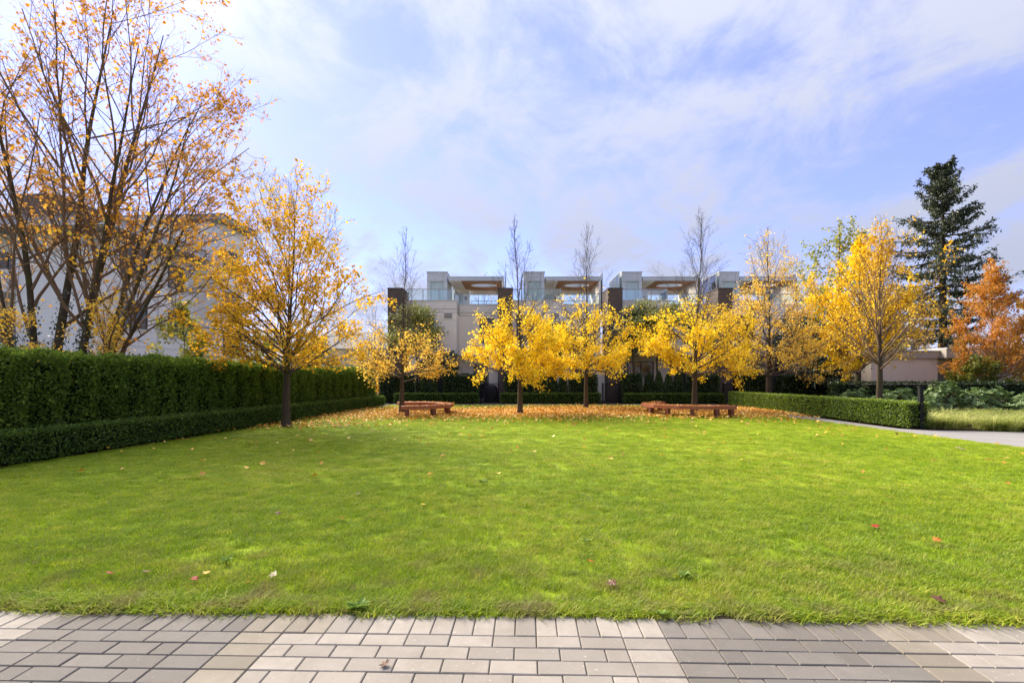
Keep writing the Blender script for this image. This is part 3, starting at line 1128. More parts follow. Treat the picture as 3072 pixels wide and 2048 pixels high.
    # tall glass privacy screens beside the party walls
    for xs in (-0.50, -6.32 if k else None):
        if xs is None:
            continue
        for i in range(3):
            ya = 35.7 + 1.28 * i
            b('privacy_screen', 'glass_screen', xs - 0.007, xs + 0.007, ya + 0.03, ya + 1.25, 6.4, 9.12)
            b('screen_post', 'alu', xs - 0.025, xs + 0.025, ya - 0.025, ya + 0.025, 5.95, 9.16)
        b('screen_rail', 'alu', xs - 0.03, xs + 0.03, 35.66, 39.6, 9.162, 9.20)
    if k == 3:
        b('end_wall', 'stucco', -0.58, -0.25, 31.9, 39.8, 0, 3.10)
        b('end_wall', 'stucco', -0.905, -0.27, 34.0, 39.8, 3.11, 6.66)
    return t


TH_LABELS = ['grey stucco townhouse at the end of the row beside the white apartment block',
             'grey stucco townhouse second in the row from the white apartment block',
             'grey stucco townhouse behind the curved bench, third in the row from the apartment block',
             'grey stucco townhouse at the end of the row towards the tall conifer']
for k in range(4):
    townhouse(k, TH_LABELS[k])


# ------------------------------------------------------------------ white apartment block
def apartment():
    t = thing('apartment_building', 'white stucco apartment block with flat overhanging eaves behind the tall hedge', 'building', (-19.84, 24.05, 0))
    t.rotation_euler = (0, 0, -R(3.3))

    def b(name, mat, *a, parent=t, **kw):
        return box(name, mat, parent, *a, local=True, **kw)
    b('main_wall', 'white_stucco', -4.7, 0, 0, 6.3, 0, 8.62)
    b('roof_soffit', 'door_and_eave_shade', -5.3, 0.95, -0.85, 6.15, 8.62, 8.72)  # dark grey underside: shade under the eave put into the colour
    b('roof_slab', 'white_trim', -5.3, 1.0, -0.9, 6.15, 8.722, 8.82)
    b('roof_fascia', 'fascia_grey', -5.2, 0.75, -0.65, 6.15, 8.822, 9.25)
    b('roof_fascia', 'roof_grey', -5.25, 0.80, -0.70, 6.15, 9.25, 9.32)
    b('upper_wall', 'white_stucco', -14, -1.2, 1.6, 6.25, 8.9, 9.9)
    b('tower_wall', 'white_stucco', -9, 1.42, 6.3, 8.9, 0, 11.1)
    b('tower_soffit', 'door_and_eave_shade', -9.3, 1.95, 5.9, 9.3, 11.1, 11.18)  # underside coloured dark to stand in for shade below the tower eave
    b('tower_roof', 'fascia_grey', -9.3, 2.0, 5.85, 9.35, 11.182, 11.4)
    b('tower_roof', 'roof_grey', -9.35, 2.05, 5.8, 9.4, 11.402, 11.47)
    b('balcony_wall', 'white_stucco', -14, -4.71, 1.6, 6.2, 0, 8.9)
    b('rooftop_room', 'brick', -7.0, -4.6, 1.9, 4.6, 9.33, 11.35)
    b('roof_parapet', 'white_trim', -14, -5.31, -0.6, 1.55, 8.9, 9.5)
    for z in (2.75, 5.7):
        bal = b('balcony', 'white_trim', -14, -4.72, -0.4, 1.58, z, z + 0.18)
        b('balcony_front', 'white_stucco', -14, -4.72, -0.4, -0.28, z + 0.18, z + 1.1, parent=bal)
    for z in (0.2, 3.0, 5.95):
        d_ = b('sliding_door', 'window', -8.6, -5.2, 1.55, 1.59, z, z + 2.2)
        b('door_frame', 'frame', -6.95, -6.87, 1.52, 1.549, z, z + 2.2, parent=d_)
    # windows on the long side wall (facing +x)
    def side_window(y0, y1, z0, z1, x=0.0, mull=1):
        m = MB()
        fw = 0.07
        m.box(x + .002, x + 0.05, y0, y0 + fw, z0, z1).box(x + .002, x + 0.05, y1 - fw, y1, z0, z1)
        m.box(x + .002, x + 0.05, y0 + fw, y1 - fw, z0, z0 + fw).box(x + .002, x + 0.05, y0 + fw, y1 - fw, z1 - fw, z1)
        for i in range(1, mull + 1):
            yc = y0 + (y1 - y0) * i / (mull + 1)
            m.box(x + .004, x + 0.045, yc - fw / 2, yc + fw / 2, z0 + fw, z1 - fw)
        w = m.build('window', 'frame', t, local=True)
        b('pane', 'window', x + 0.003, x + 0.018, y0 + fw, y1 - fw, z0 + fw, z1 - fw, parent=w)
        b('sill', 'white_trim', x + .002, x + 0.09, y0 - .05, y1 + .05, z0 - .07, z0 - .003, parent=w)
    side_window(0.9, 2.5, 6.8, 8.4, mull=1)
    b('wall_joint', 'white_trim', 0.001, 0.02, 0.0, 6.29, 5.98, 6.03)
    b('wall_joint', 'white_trim', 0.001, 0.02, 0.0, 6.29, 3.18, 3.23)
    b('downpipe', 'white_trim', 0.002, 0.10, 3.2, 3.3, 0.0, 8.6)
    side_window(4.0, 5.25, 6.65, 8.05)
    side_window(0.9, 2.5, 4.1, 5.5)
    side_window(4.0, 5.25, 3.95, 5.35)
    side_window(0.9, 2.5, 1.4, 2.66)
    side_window(6.75, 8.4, 8.2, 9.6, 1.42)
    side_window(6.75, 8.4, 2.9, 4.3, 1.42)
    side_window(6.75, 8.4, 5.6, 7.0, 1.42)
    return t


apartment()

# ------------------------------------------------------------------ low stucco building on the right
def low_building():
    t = thing('service_building', 'low tan stucco building with grey door and flat roof behind the dark hedge', 'building', (25, 30, 0))
    box('wall', 'stucco_low', t, 21.6, 25.6, 29.6, 36, 0, 2.72)
    box('recessed_wall', 'stucco_low', t, 25.602, 37, 30.6, 36, 0, 2.70)
    box('roof_fascia', 'stucco_trim', t, 21.45, 25.6, 29.45, 36.2, 2.722, 3.12)
    box('roof_canopy', 'stucco_trim', t, 25.604, 37, 29.0, 36.2, 2.715, 3.26)
    box('roof_edge', 'cap', t, 21.40, 25.6, 29.40, 36.2, 3.122, 3.18)
    box('roof_edge', 'cap', t, 25.606, 37, 28.95, 36.2, 3.262, 3.32)
    d = box('door', 'door_and_eave_shade', t, 26.1, 27.1, 30.54, 30.598, 0, 2.1)
    box('door_frame', 'stucco_trim', d, 26.02, 26.09, 30.52, 30.597, 0, 2.17)
    box('door_frame', 'stucco_trim', d, 27.11, 27.18, 30.52, 30.597, 0, 2.17)
    box('handle', 'alu', d, 26.95, 27.03, 30.49, 30.538, 0.98, 1.02)
    box('intercom', 'door_and_eave_shade', t, 25.70, 25.86, 30.55, 30.598, 1.25, 1.5)


low_building()


def grey_house():
    t = thing('brick_house', 'grey house with dark brick pillar and low roof beyond the tall hedge end', 'house', (-13, 44, 0))
    box('wall', 'stucco_trim', t, -18, -9.8, 44, 50, 0, 4.2)
    m = MB()
    m.v = [(-18.6, 43.4, 4.2), (-9.2, 43.4, 4.2), (-9.2, 50.6, 4.2), (-18.6, 50.6, 4.2), (-17.2, 47, 6.0), (-10.6, 47, 6.0)]
    m.f = [(0, 1, 5, 4), (1, 2, 5), (2, 3, 4, 5), (3, 0, 4), (3, 2, 1, 0)]
    m.build('roof', 'roof_grey', t)
    box('pillar', 'brick', t, -12.3, -11.5, 43.2, 43.9, 0, 3.6)
    box('window', 'window', t, -13.2, -12.45, 43.95, 43.998, 0.4, 3.2)
    box('window', 'window', t, -16.4, -14.6, 43.95, 43.998, 1.0, 2.6)


grey_house()


# ------------------------------------------------------------------ hedges
def hedge(name, label, a, c, width, height, mat, leaf, dens, shape, side=1, bulge=0.0, period=0.7, rough=0.03, seed=1, cat='hedge', group=None, z0=0.0, core_in=0.07, upl=0.4, taper=0.0, ends=True):
    """leafy clipped hedge: front face runs from a to c (x,y); body lies on `side` of that line."""
    g = np.random.default_rng(seed)
    a = np.array(a, float); c = np.array(c, float)
    d = c - a; Ln = np.linalg.norm(d); d /= Ln
    nv = np.array([-d[1], d[0]]) * side      # from the front face into the hedge
    t = thing(name, label, cat, ((a[0] + c[0]) / 2, (a[1] + c[1]) / 2, 0), group)
    i = core_in
    q = [a + d * i + nv * i, c - d * i + nv * i, c - d * i + nv * (width - i), a + d * i + nv * (width - i)]
    q2 = [(p[0], p[1]) for p in q]
    if side < 0:
        q2.reverse()
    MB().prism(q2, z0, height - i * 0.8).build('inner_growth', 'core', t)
    faces = [('front', Ln, height, 1.0), ('top', Ln, width, 1.0), ('back', Ln, height, 0.3)]
    if ends:
        faces += [('end0', width, height, 1.0), ('end1', width, height, 1.0)]
    PP, NN = [], []
    for kind, l, h, w in faces:
        n = int(l * h * dens * w)
        u = g.random(n) * l; v = g.random(n) * h
        if kind in ('front', 'back'):
            v = h * g.random(n) ** 0.95
            p2 = a + d * u[:, None] + (0 if kind == 'front' else 1) * nv * width
            z = v
            no = np.append(-nv if kind == 'front' else nv, 0.15)
        elif kind == 'top':
            p2 = a + d * u[:, None] + nv * v[:, None]
            z = np.full(n, height)
            no = np.array([0, 0, 1.0])
        else:
            p2 = (a if kind == 'end0' else c) + nv * u[:, None]
            z = v
            no = np.append(-d if kind == 'end0' else d, 0.15)
        p = np.column_stack([p2, z])
        no = np.tile(no, (n, 1))
        s = (p2 - a) @ d
        bl = rough * vnoise(p, 5.0, seed) + 0.6 * rough * g.normal(size=n)
        if bulge:
            ph = s / period + 0.25 * vnoise(p, 1.2, seed + 3)
            fr = np.abs(((ph % 1.0) - 0.5) * 2)
            bl += bulge * (0.45 - fr ** 2.2)
            bl += 0.5 * bulge * vnoise(p, 2.4, seed + 9)
        if taper and kind != 'top':
            bl -= taper * (z / height)
        if kind == 'top':
            bl = bl + rough * (0.9 * vnoise(p, 1.1, seed + 21) + (g.random(n) < 0.03) * 2.0 * g.random(n))
        p = p + no * bl[:, None]
        if z0 > 0:
            p[:, 2] = np.maximum(p[:, 2], z0 + 0.1 * g.random(n) ** 2)
        PP.append(p); NN.append(no)
    p = np.concatenate(PP); no = np.concatenate(NN)
    n = len(p)
    p = p - no * (0.05 * g.random(n) ** 1.5)[:, None]
    p[:, 2] = np.maximum(p[:, 2], 0.02)
    tip = nrmz(no * 0.7 + 0.55 * g.normal(size=(n, 3)) + np.array([0, 0, upl]))
    nor = nrmz(no + 0.6 * g.normal(size=(n, 3)))
    sz = leaf * np.clip(1 + 0.3 * g.normal(size=n), 0.4, 1.8)
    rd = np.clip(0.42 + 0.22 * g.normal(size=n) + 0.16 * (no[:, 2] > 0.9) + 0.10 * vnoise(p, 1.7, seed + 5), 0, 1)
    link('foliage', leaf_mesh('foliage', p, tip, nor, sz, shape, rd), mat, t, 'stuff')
    return t


# left side: tall cedar hedge with a low box hedge before it
hedge('tall_hedge', 'tall dark green clipped cedar hedge running along the lawn before the white apartment block', (-9.28, 3.2), (-7.35, 26.3), 1.0, 1.86, 'leaf_cedar', 0.052, 1900, LEAF_FOLD, 1, 0.15, 0.72, 0.06, 3, core_in=0.16)
hedge('low_hedge', 'long low box hedge at the foot of the tall cedar hedge', (-8.42, 3.3), (-6.92, 26.8), 0.55, 0.53, 'leaf_box', 0.036, 2300, LEAF_FOLD, 1, 0.02, 0.9, 0.02, 4, core_in=0.05, z0=0.05)
# right side: bright low hedge beside the path
hedge('low_hedge', 'bright green low hedge beside the concrete path, ending at the black post', (11.25, 14.0), (11.95, 27.2), 0.62, 0.76, 'leaf_privet', 0.038, 1500, LEAF_FOLD, -1, 0.015, 1.0, 0.018, 6, core_in=0.05, z0=0.06)
# low hedges before the townhouses, between the gates
GX = [(-1.98, -0.82), (5.60, 6.72), (13.1, 14.3)]
hedge('low_hedge', 'low dark box hedge before the end townhouse, behind the bench around the bare-topped tree', (-7.05, 29.3), (-2.05, 29.3), 0.6, 0.60, 'leaf_box', 0.05, 900, LEAF_FOLD, 1, 0.02, 1, 0.02, 7, z0=0.05)
hedge('low_hedge', 'low dark box hedge between the two black gates', (-0.68, 29.3), (5.30, 29.3), 0.6, 0.61, 'leaf_box', 0.05, 900, LEAF_FOLD, 1, 0.02, 1, 0.02, 8, z0=0.05)
hedge('low_hedge', 'low dark box hedge behind the bench beside the concrete path', (6.75, 29.3), (12.7, 29.3), 0.6, 0.59, 'leaf_box', 0.05, 900, LEAF_FOLD, 1, 0.02, 1, 0.02, 9, z0=0.05)
TALL = [((-8.2, 30.2), (-6.0, 30.2), 1.76, 'tall dark hedge block before the end townhouse, next to the long cedar hedge'),
        ((-4.2, 30.2), (-2.1, 30.2), 1.74, 'tall dark hedge block on the house side of the covered barbecue'),
        ((-0.45, 30.2), (0.95, 30.2), 1.78, 'tall dark hedge block beside the brick pillar at the barbecue gate'),
        ((3.55, 30.2), (5.25, 30.2), 1.72, 'tall dark hedge block before the second gate'),
        ((6.80, 30.2), (8.0, 30.2), 1.76, 'tall dark hedge block with a rounded end past the second gate'),
        ((10.9, 30.2), (12.75, 30.2), 1.70, 'tall dark hedge block behind the bench, beside the third brick pillar'),
        ((14.3, 30.2), (16.0, 30.2), 1.75, 'tall dark hedge block past the third gate')]
for i, (a, c, h, lb) in enumerate(TALL):
    hedge('tall_hedge', lb, a, c, 0.75, h, 'leaf_yew', 0.07, 620, LEAF_SPRAY, 1, 0.05, 0.8, 0.03, 20 + i, group='tall hedge blocks before the townhouses', core_in=0.1)
hedge('dark_hedge', 'long dark clipped hedge before the low tan building', (16.2, 24.6), (36, 22.6), 0.9, 1.26, 'leaf_yew', 0.085, 230, LEAF_SPRAY, 1, 0.03, 1, 0.03, 31, core_in=0.1)
hedge('dark_hedge', 'short dark clipped hedge behind the low bright hedge, before the townhouse end wall', (16.3, 29.6), (20.0, 29.2), 0.9, 1.72, 'leaf_yew', 0.075, 330, LEAF_SPRAY, 1, 0.03, 1, 0.03, 33, core_in=0.1)


def column_conifer(x, y, h, r, label, seed):
    g = np.random.default_rng(seed)
    t = thing('columnar_conifer', label, 'conifer', (x, y, 0), 'columnar conifers between the hedge blocks')
    n = 1500
    z = h * g.random(n) ** 0.9
    rr = r * np.clip(1.06 - (z / h) ** 3.0, 0.05, 1) * (0.85 + 0.2 * g.random(n))
    a = g.random(n) * 2 * math.pi
    no = np.column_stack([np.cos(a), np.sin(a), np.full(n, 0.5)])
    p = np.column_stack([x + rr * np.cos(a), y + rr * np.sin(a), z + 0.05])
    tip = nrmz(no * 0.5 + np.array([0, 0, 0.9]) + 0.4 * g.normal(size=(n, 3)))
    link('foliage', leaf_mesh('foliage', p, tip, nrmz(no + 0.5 * g.normal(size=(n, 3))), np.full(n, 0.10), LEAF_SPRAY, 0.4 + 0.2 * g.normal(size=n)), 'leaf_yew', t, 'stuff')
    T = Tubes()
    T.add(np.array([[(x, y, 0), (x, y, h * 0.5), (x, y, h * 0.9)]], float), np.array([[r * 0.7, r * 0.65, r * 0.2]]), 8)
    T.build('inner_growth', 'core', t)


for i, (x, h) in enumerate([(-5.5, 1.75), (-4.9, 1.6), (1.35, 1.72), (1.95, 1.8), (2.55, 1.75), (3.15, 1.82), (8.5, 1.75), (9.1, 1.85), (9.7, 1.8), (10.35, 1.9), (16.6, 1.7), (17.4, 1.6)]):
    column_conifer(x, 30.5, h, 0.30, 'slim dark columnar conifer ' + ('before the end townhouse, beside the olive evergreen' if x < 0 else 'behind the low hedge between the two black gates' if x < 6 else 'behind the bench beside the path' if x < 12 else 'past the gate at the bright low hedge'), 50 + i)


# ------------------------------------------------------------------ deciduous trees
def maple(name, label, x, y, H, prof, mat_leaf, seed, nprim=36, leaf=0.10, leaf_top=None, keep=None, per=12, trunk_r=0.10, k2=7, k3=5, lean=(0, 0), tone=None, shape=LEAF_FOLD, bark='bark', twig='twig', hb=1.6, sec=(0.42, 0.45), group=None, droop=0.5, cat='tree', spread=0.07, up1=0.05, pexp=1.7):
    """prof: rows (height, branch length, elevation deg)."""
    g = np.random.default_rng(seed)
    t = thing(name, label, cat, (x, y, 0), group)
    T = Tubes()
    n = 14
    zz = np.linspace(0, 1, n)
    tr = np.zeros((1, n, 3))
    tr[0, :, 0] = x + lean[0] * zz + 0.035 * np.cumsum(g.normal(size=n)) * zz
    tr[0, :, 1] = y + lean[1] * zz + 0.035 * np.cumsum(g.normal(size=n)) * zz
    tr[0, :, 2] = zz * H
    # flared foot
    rad = trunk_r * np.interp(zz * H, [0, 0.12, 0.5, hb, hb + (H - hb) * 0.45, H], [1.75, 1.25, 1.0, 0.86, 0.36, 0.06])
    fz = np.array([0, 0.05, 0.13, 0.3, 0.6])
    tr2 = np.zeros((1, n + 4, 3))
    hz = np.concatenate([fz, np.linspace(1.0, H, n - 1)])
    for ax in range(2):
        tr2[0, :, ax] = np.interp(hz, tr[0, :, 2], tr[0, :, ax])
    tr2[0, :, 2] = hz - 0.02
    rad2 = trunk_r * np.interp(hz, [0, 0.06, 0.14, 0.35, 0.8, hb, hb + (H - hb) * 0.45, H], [2.0, 1.6, 1.28, 1.08, 1.0, 0.80, 0.24, 0.035])[None]
    T.add(tr2, rad2, 12)
    T.build('trunk', bark, t)
    prof = np.array(prof, float)
    hs = np.sort(g.uniform(prof[0, 0], prof[-1, 0], nprim) ** 1.0)
    hs = prof[0, 0] + (prof[-1, 0] - prof[0, 0]) * (np.arange(nprim) / (nprim - 1)) ** pexp
    hs = hs + 0.06 * g.normal(size=nprim)
    Lp = np.interp(hs, prof[:, 0], prof[:, 1]) * (0.78 + 0.4 * g.random(nprim))
    el = np.radians(np.interp(hs, prof[:, 0], prof[:, 2]) + 7 * g.normal(size=nprim))
    az = np.arange(nprim) * 2.399 + 0.5 * g.normal(size=nprim)
    st = np.column_stack([np.interp(hs, tr2[0, :, 2], tr2[0, :, 0]), np.interp(hs, tr2[0, :, 2], tr2[0, :, 1]), hs])
    d = np.column_stack([np.cos(el) * np.cos(az), np.cos(el) * np.sin(az), np.sin(el)])
    P1 = polylines(st, d, Lp, 8, up1, 0.09, g)
    r0 = np.interp(hs, hz, rad2[0]) * 0.42
    r0 = np.minimum(np.maximum(r0, 0.008), 0.012 + 0.016 * Lp)
    R1 = r0[:, None] * np.linspace(1, 0.22, 8)[None]
    B = Tubes()
    B.add(P1, R1, 6)
    P2, R2 = spawn(P1, R1, k2, 0.22, 0.97, 0.72, sec[0], 6, 0.06, 0.10, g, 0.0040)
    kp2 = g.random(len(P2)) < np.repeat(np.clip((Lp / Lp.max()) ** 0.9 + 0.12, 0, 1), k2)
    P2, R2 = P2[kp2], R2[kp2]
    B.add(P2, R2, 4)
    P3, R3 = spawn(P2, R2, k3, 0.15, 1.0, 0.70, sec[1], 4, 0.05, 0.12, g, 0.0026)
    B.add(P3, R3, 3)
    B.build('branches', twig, t, 'stuff')
    PT = np.concatenate([P3, P2[:, [0, 2, 3, 5]]])
    RT = np.concatenate([R3, R2[:, [0, 2, 3, 5]]])
    kf = keep
    if kf is None:
        lt = leaf_top or H

        def kf(p):
            return np.clip((lt - p[:, 2]) / 0.9 + 0.5 * vnoise(p, 2.2, seed), 0.0, 1.0)
    scatter_leaves('crown', PT, RT, per, 0.1, mat_leaf, t, leaf, shape, g, kf, droop, spread, 0.25, tone, 0.7, 'stuff')
    return t


def keep_top(lt, soft, seed, lo=0.0, amp=0.6, dens=1.0):
    def f(p):
        return np.clip((lt - p[:, 2]) / soft + amp * vnoise(p, 1.9, seed), lo, 1.0) * dens
    return f


# golden maple beside the cedar hedge
maple('maple_tree', 'full golden yellow maple standing against the low box hedge on the lawn edge', -6.80, 14.8, 6.8,
      [(1.6, 2.4, 18), (1.85, 2.8, 28), (2.3, 3.1, 40), (3.0, 3.1, 49), (3.9, 2.9, 56), (4.8, 2.5, 61), (5.7, 1.9, 64), (6.4, 1.0, 68)],
      'leaf_gold', 101, 64, 0.082, per=15, trunk_r=0.108, k2=8, k3=6, lean=(0.25, 0), hb=1.8,
      keep=lambda p: np.clip(0.72 + 0.8 * vnoise(p, 1.5, 4.0) - 0.42 * np.clip((p[:, 2] - 4.2) / 1.5, 0, 1) * (1 + 0.5 * (p[:, 0] > -6.7)), 0.05, 1) * 0.85,
      tone=lambda p: 0.16 * np.clip((p[:, 0] + 6.3) / 1.5, -0.6, 1) * (p[:, 2] < 4.2), droop=0.4, up1=0.03)

PY = [(1.45, 2.15, 10), (1.9, 2.35, 22), (2.6, 2.2, 36), (3.4, 2.0, 52), (4.3, 1.9, 64), (5.4, 1.5, 70), (6.6, 0.95, 74), (7.5, 0.45, 78)]
maple('maple_tree', 'small thinly leaved maple with a bare top, encircled by a curved bench', -4.62, 20.6, 7.5, PY, 'leaf_pale', 102, 50, 0.070,
      keep=keep_top(4.0, 1.8, 3, 0, 0.7, 0.7), per=13, trunk_r=0.10, k2=7, k3=5, hb=1.5)
maple('maple_tree', 'bright yellow maple with bare top on the lawn, in line with the second brick pillar', 0.33, 20.0, 8.0, [(a * 1.02, b * 1.0, c) for a, b, c in PY], 'leaf_yellow', 103, 58, 0.076,
      keep=keep_top(4.4, 1.4, 5, 0, 0.9, 0.85), per=18, trunk_r=0.10, k2=8, k3=6, hb=1.55)
maple('maple_tree', 'bright yellow maple with bare top close to the gate between the hedges', 3.64, 24.2, 9.0, [(a * 1.16, b * 1.24, c) for a, b, c in PY], 'leaf_yellow', 104, 58, 0.080,
      keep=keep_top(5.2, 2.0, 7, 0.0, 1.0, 0.72), per=17, trunk_r=0.105, k2=8, k3=6, hb=1.7)
maple('maple_tree', 'broad yellow maple with bare top, behind the bench seat beside the path', 7.97, 21.5, 8.7, [(a * 1.1, b * 1.24, c) for a, b, c in PY], 'leaf_yellow', 105, 62, 0.078,
      keep=keep_top(4.8, 1.6, 9, 0.0, 0.9, 0.82), per=18, trunk_r=0.115, k2=8, k3=6, hb=1.7)
maple('maple_tree', 'yellow maple behind the bright low hedge, before the townhouse at the row end', 13.35, 25.6, 9.0, [(1.6, 2.8, 12), (2.4, 3.3, 24), (3.6, 3.3, 36), (5.0, 3.0, 50), (6.6, 2.2, 60), (8.4, 0.9, 68)], 'leaf_pale', 106, 56, 0.085,
      keep=keep_top(8.2, 3.5, 2, 0.05, 0.9, 0.5), per=15, trunk_r=0.15, k2=8, k3=6, hb=1.8)
maple('maple_tree', 'half bare maple with a forked trunk rising behind the bright low hedge by the post', 13.15, 17.6, 7.2,
      [(1.9, 2.3, 28), (2.2, 2.9, 50), (2.7, 3.0, 60), (3.6, 2.6, 68), (5.0, 1.8, 72), (6.5, 0.7, 76)], 'leaf_gold', 107, 46, 0.072,
      keep=lambda p: np.clip(0.34 + 0.7 * vnoise(p, 1.5, 6.0), 0.03, 1) * 0.6, per=10, trunk_r=0.10, k2=8, k3=6, hb=2.0, twig='twig_warm', tone=lambda p: 0 * p[:, 0] + 0.18)
maple('maple_tree', 'dense orange yellow maple between the townhouse end wall and the low tan building', 18.4, 26.2, 8.6,
      [(1.8, 3.2, 20), (2.6, 3.7, 30), (3.8, 3.4, 42), (5.2, 2.7, 52), (7, 1.6, 62), (8.2, 0.7, 68)], 'leaf_yellow', 108, 52, 0.10,
      keep=lambda p: np.clip(0.72 + 0.6 * vnoise(p, 1.1, 3.0), 0.05, 1), per=15, trunk_r=0.17, k2=8, k3=6, hb=2.0, bark='bark_dark', twig='twig_warm', tone=lambda p: -0.12 + 0 * p[:, 0])
maple('maple_tree', 'red orange maple behind the dark hedge near the tall conifer', 25.2, 25.8, 7.7,
      [(1.3, 2.3, 25), (2.2, 2.6, 40), (3.4, 2.4, 52), (5, 1.8, 60), (6.4, 1.2, 66), (7.4, 0.5, 70)], 'leaf_red', 109, 46, 0.085,
      keep=lambda p: np.clip(0.62 + 0.7 * vnoise(p, 1.3, 3.0), 0.05, 1), per=15, trunk_r=0.13, k2=8, k3=6, hb=1.4, bark='bark_dark', twig='twig_warm')
maple('maple_tree', 'rust coloured maple over the low tan building, past the red orange maple', 29.6, 27.5, 6.2,
      [(1.2, 2.3, 20), (2.2, 2.6, 38), (3.4, 2.2, 50), (4.8, 1.4, 60), (5.9, 0.6, 68)], 'leaf_red', 119, 34, 0.12,
      keep=lambda p: np.clip(0.85 + 0.5 * vnoise(p, 1.3, 3.0), 0.05, 1), per=10, trunk_r=0.12, k2=7, k3=5, hb=1.4, bark='bark_dark', twig='twig_warm', tone=lambda p: -0.2 + 0 * p[:, 0])
maple('tall_tree', 'tall lime green and yellow tree rising behind the townhouse row end', 26.5, 40, 14.2,
      [(3, 4.5, 25), (5, 5.0, 40), (8, 4.2, 50), (11, 2.8, 58), (13.6, 1.0, 66)], 'leaf_lime', 110, 44, 0.2,
      keep=lambda p: np.clip(0.7 + 0.8 * vnoise(p, 0.8, 3.0), 0.02, 1), per=9, trunk_r=0.25, k2=8, k3=4, hb=3, twig='twig_warm', spread=0.15)
maple('tall_tree', 'autumn tree seen over the low tan building, before the conifer', 29.5, 40, 8.0,
      [(2, 2.6, 25), (4, 2.8, 40), (6, 2.0, 50), (7.6, 0.8, 62)], 'leaf_lime', 111, 34, 0.2,
      keep=lambda p: np.clip(0.6 + 0.8 * vnoise(p, 0.8, 5.0), 0.02, 1), per=8, trunk_r=0.2, k2=7, k3=4, hb=2, spread=0.15)
maple('tall_tree', 'thin bare grey tree behind the gap between the cedar hedge and the first townhouse', -10.6, 38, 7.2,
      [(1.2, 2.2, 30), (3, 2.4, 45), (5, 1.8, 55), (6.8, 0.8, 65)], 'leaf_pale', 112, 34, 0.10,
      keep=lambda p: 0.02 + 0 * p[:, 0], per=6, trunk_r=0.12, k2=8, k3=4, hb=1.4)
maple('tall_tree', 'bare tree top showing above the first townhouse roof', -3.4, 58, 13.8,
      [(5, 4.0, 35), (8, 3.6, 48), (11, 2.6, 58), (13.4, 1.0, 68)], 'leaf_maple', 113, 32, 0.2,
      keep=lambda p: np.clip((9.5 - p[:, 2]) * 0.4, 0.01, 0.6), per=8, trunk_r=0.25, k2=7, k3=4, hb=4, spread=0.15)
maple('tall_tree', 'autumn tree seen through the roof terrace of the second townhouse', 4.8, 62, 10.4,
      [(4, 4.0, 30), (6, 4.2, 45), (8, 3.0, 55), (10, 1.2, 62)], 'leaf_maple', 114, 32, 0.22,
      keep=lambda p: np.clip(0.6 + 0.5 * vnoise(p, 0.8, 5.0), 0.02, 1), per=8, trunk_r=0.25, k2=7, k3=4, hb=4, spread=0.15)
maple('tall_tree', 'brown twiggy tree at the foot of the tall conifer, above the tan building', 33.5, 41, 7.6,
      [(1.5, 2.6, 25), (3, 2.8, 40), (5, 2.2, 52), (7.2, 0.8, 62)], 'leaf_maple', 115, 34, 0.11,
      keep=lambda p: 0.16 + 0 * p[:, 0], per=6, trunk_r=0.13, k2=8, k3=4, hb=1.5, twig='twig_warm')
# saplings and shrubs behind the cedar hedge
maple('sapling', 'slender yellow leaved sapling at the foot of the big maple clump', -10.9, 13.2, 3.6,
      [(0.5, 1.0, 45), (1.5, 1.2, 50), (2.6, 0.9, 55), (3.4, 0.4, 60)], 'leaf_pale', 120, 26, 0.06, keep=lambda p: np.clip(0.5 + 0.7 * vnoise(p, 2, 1.0), 0, 1), per=9, trunk_r=0.035, k2=7, k3=4, hb=0.4, twig='twig_warm', cat='sapling')
maple('sapling', 'arching yellow leaved sapling over the cedar hedge before the big maple clump', -12.3, 12.4, 2.9,
      [(0.5, 1.2, 30), (1.5, 1.3, 35), (2.3, 1.0, 40), (2.8, 0.4, 50)], 'leaf_pale', 121, 22, 0.06, keep=lambda p: np.clip(0.4 + 0.7 * vnoise(p, 2, 2.0), 0, 1), per=9, trunk_r=0.03, k2=7, k3=4, hb=0.4, twig='twig_warm', cat='sapling')
maple('sapling', 'lime yellow shrub tree peeking over the cedar hedge before the white wall', -11.2, 17.0, 3.9,
      [(0.6, 1.2, 35), (1.8, 1.4, 42), (2.8, 1.1, 50), (3.7, 0.5, 60)], 'leaf_lime', 122, 26, 0.085, keep=lambda p: np.clip(0.8 + 0.5 * vnoise(p, 2, 2.0), 0, 1), per=10, trunk_r=0.04, k2=7, k3=4, hb=0.5, cat='sapling')
maple('sapling', 'low lime green shrub behind the cedar hedge, under the golden maple', -9.9, 19.5, 2.9,
      [(0.5, 1.3, 30), (1.4, 1.4, 40), (2.2, 1.0, 50), (2.8, 0.4, 60)], 'leaf_lime', 123, 26, 0.085, keep=lambda p: np.clip(0.8 + 0.5 * vnoise(p, 2, 3.0), 0, 1), per=10, trunk_r=0.04, k2=7, k3=4, hb=0.5, cat='sapling')
maple('sapling', 'green shrub behind the far end of the cedar hedge', -9.6, 23.5, 2.9,
      [(0.5, 1.3, 30), (1.4, 1.5, 40), (2.2, 1.1, 50), (2.8, 0.4, 60)], 'leaf_olive', 124, 26, 0.09, keep=lambda p: np.clip(0.9 + 0.4 * vnoise(p, 2, 3.0), 0, 1), per=12, trunk_r=0.04, k2=7, k3=4, hb=0.5, cat='sapling')
maple('sapling', 'orange brown shrub in the gap beside the first townhouse', -8.9, 34.5, 2.7,
      [(0.4, 0.9, 35), (1.4, 1.1, 45), (2.4, 0.6, 55)], 'leaf_maple', 125, 22, 0.09, keep=lambda p: np.clip(0.7 + 0.4 * vnoise(p, 2, 3.0), 0, 1), per=9, trunk_r=0.04, k2=6, k3=4, hb=0.4, cat='sapling')
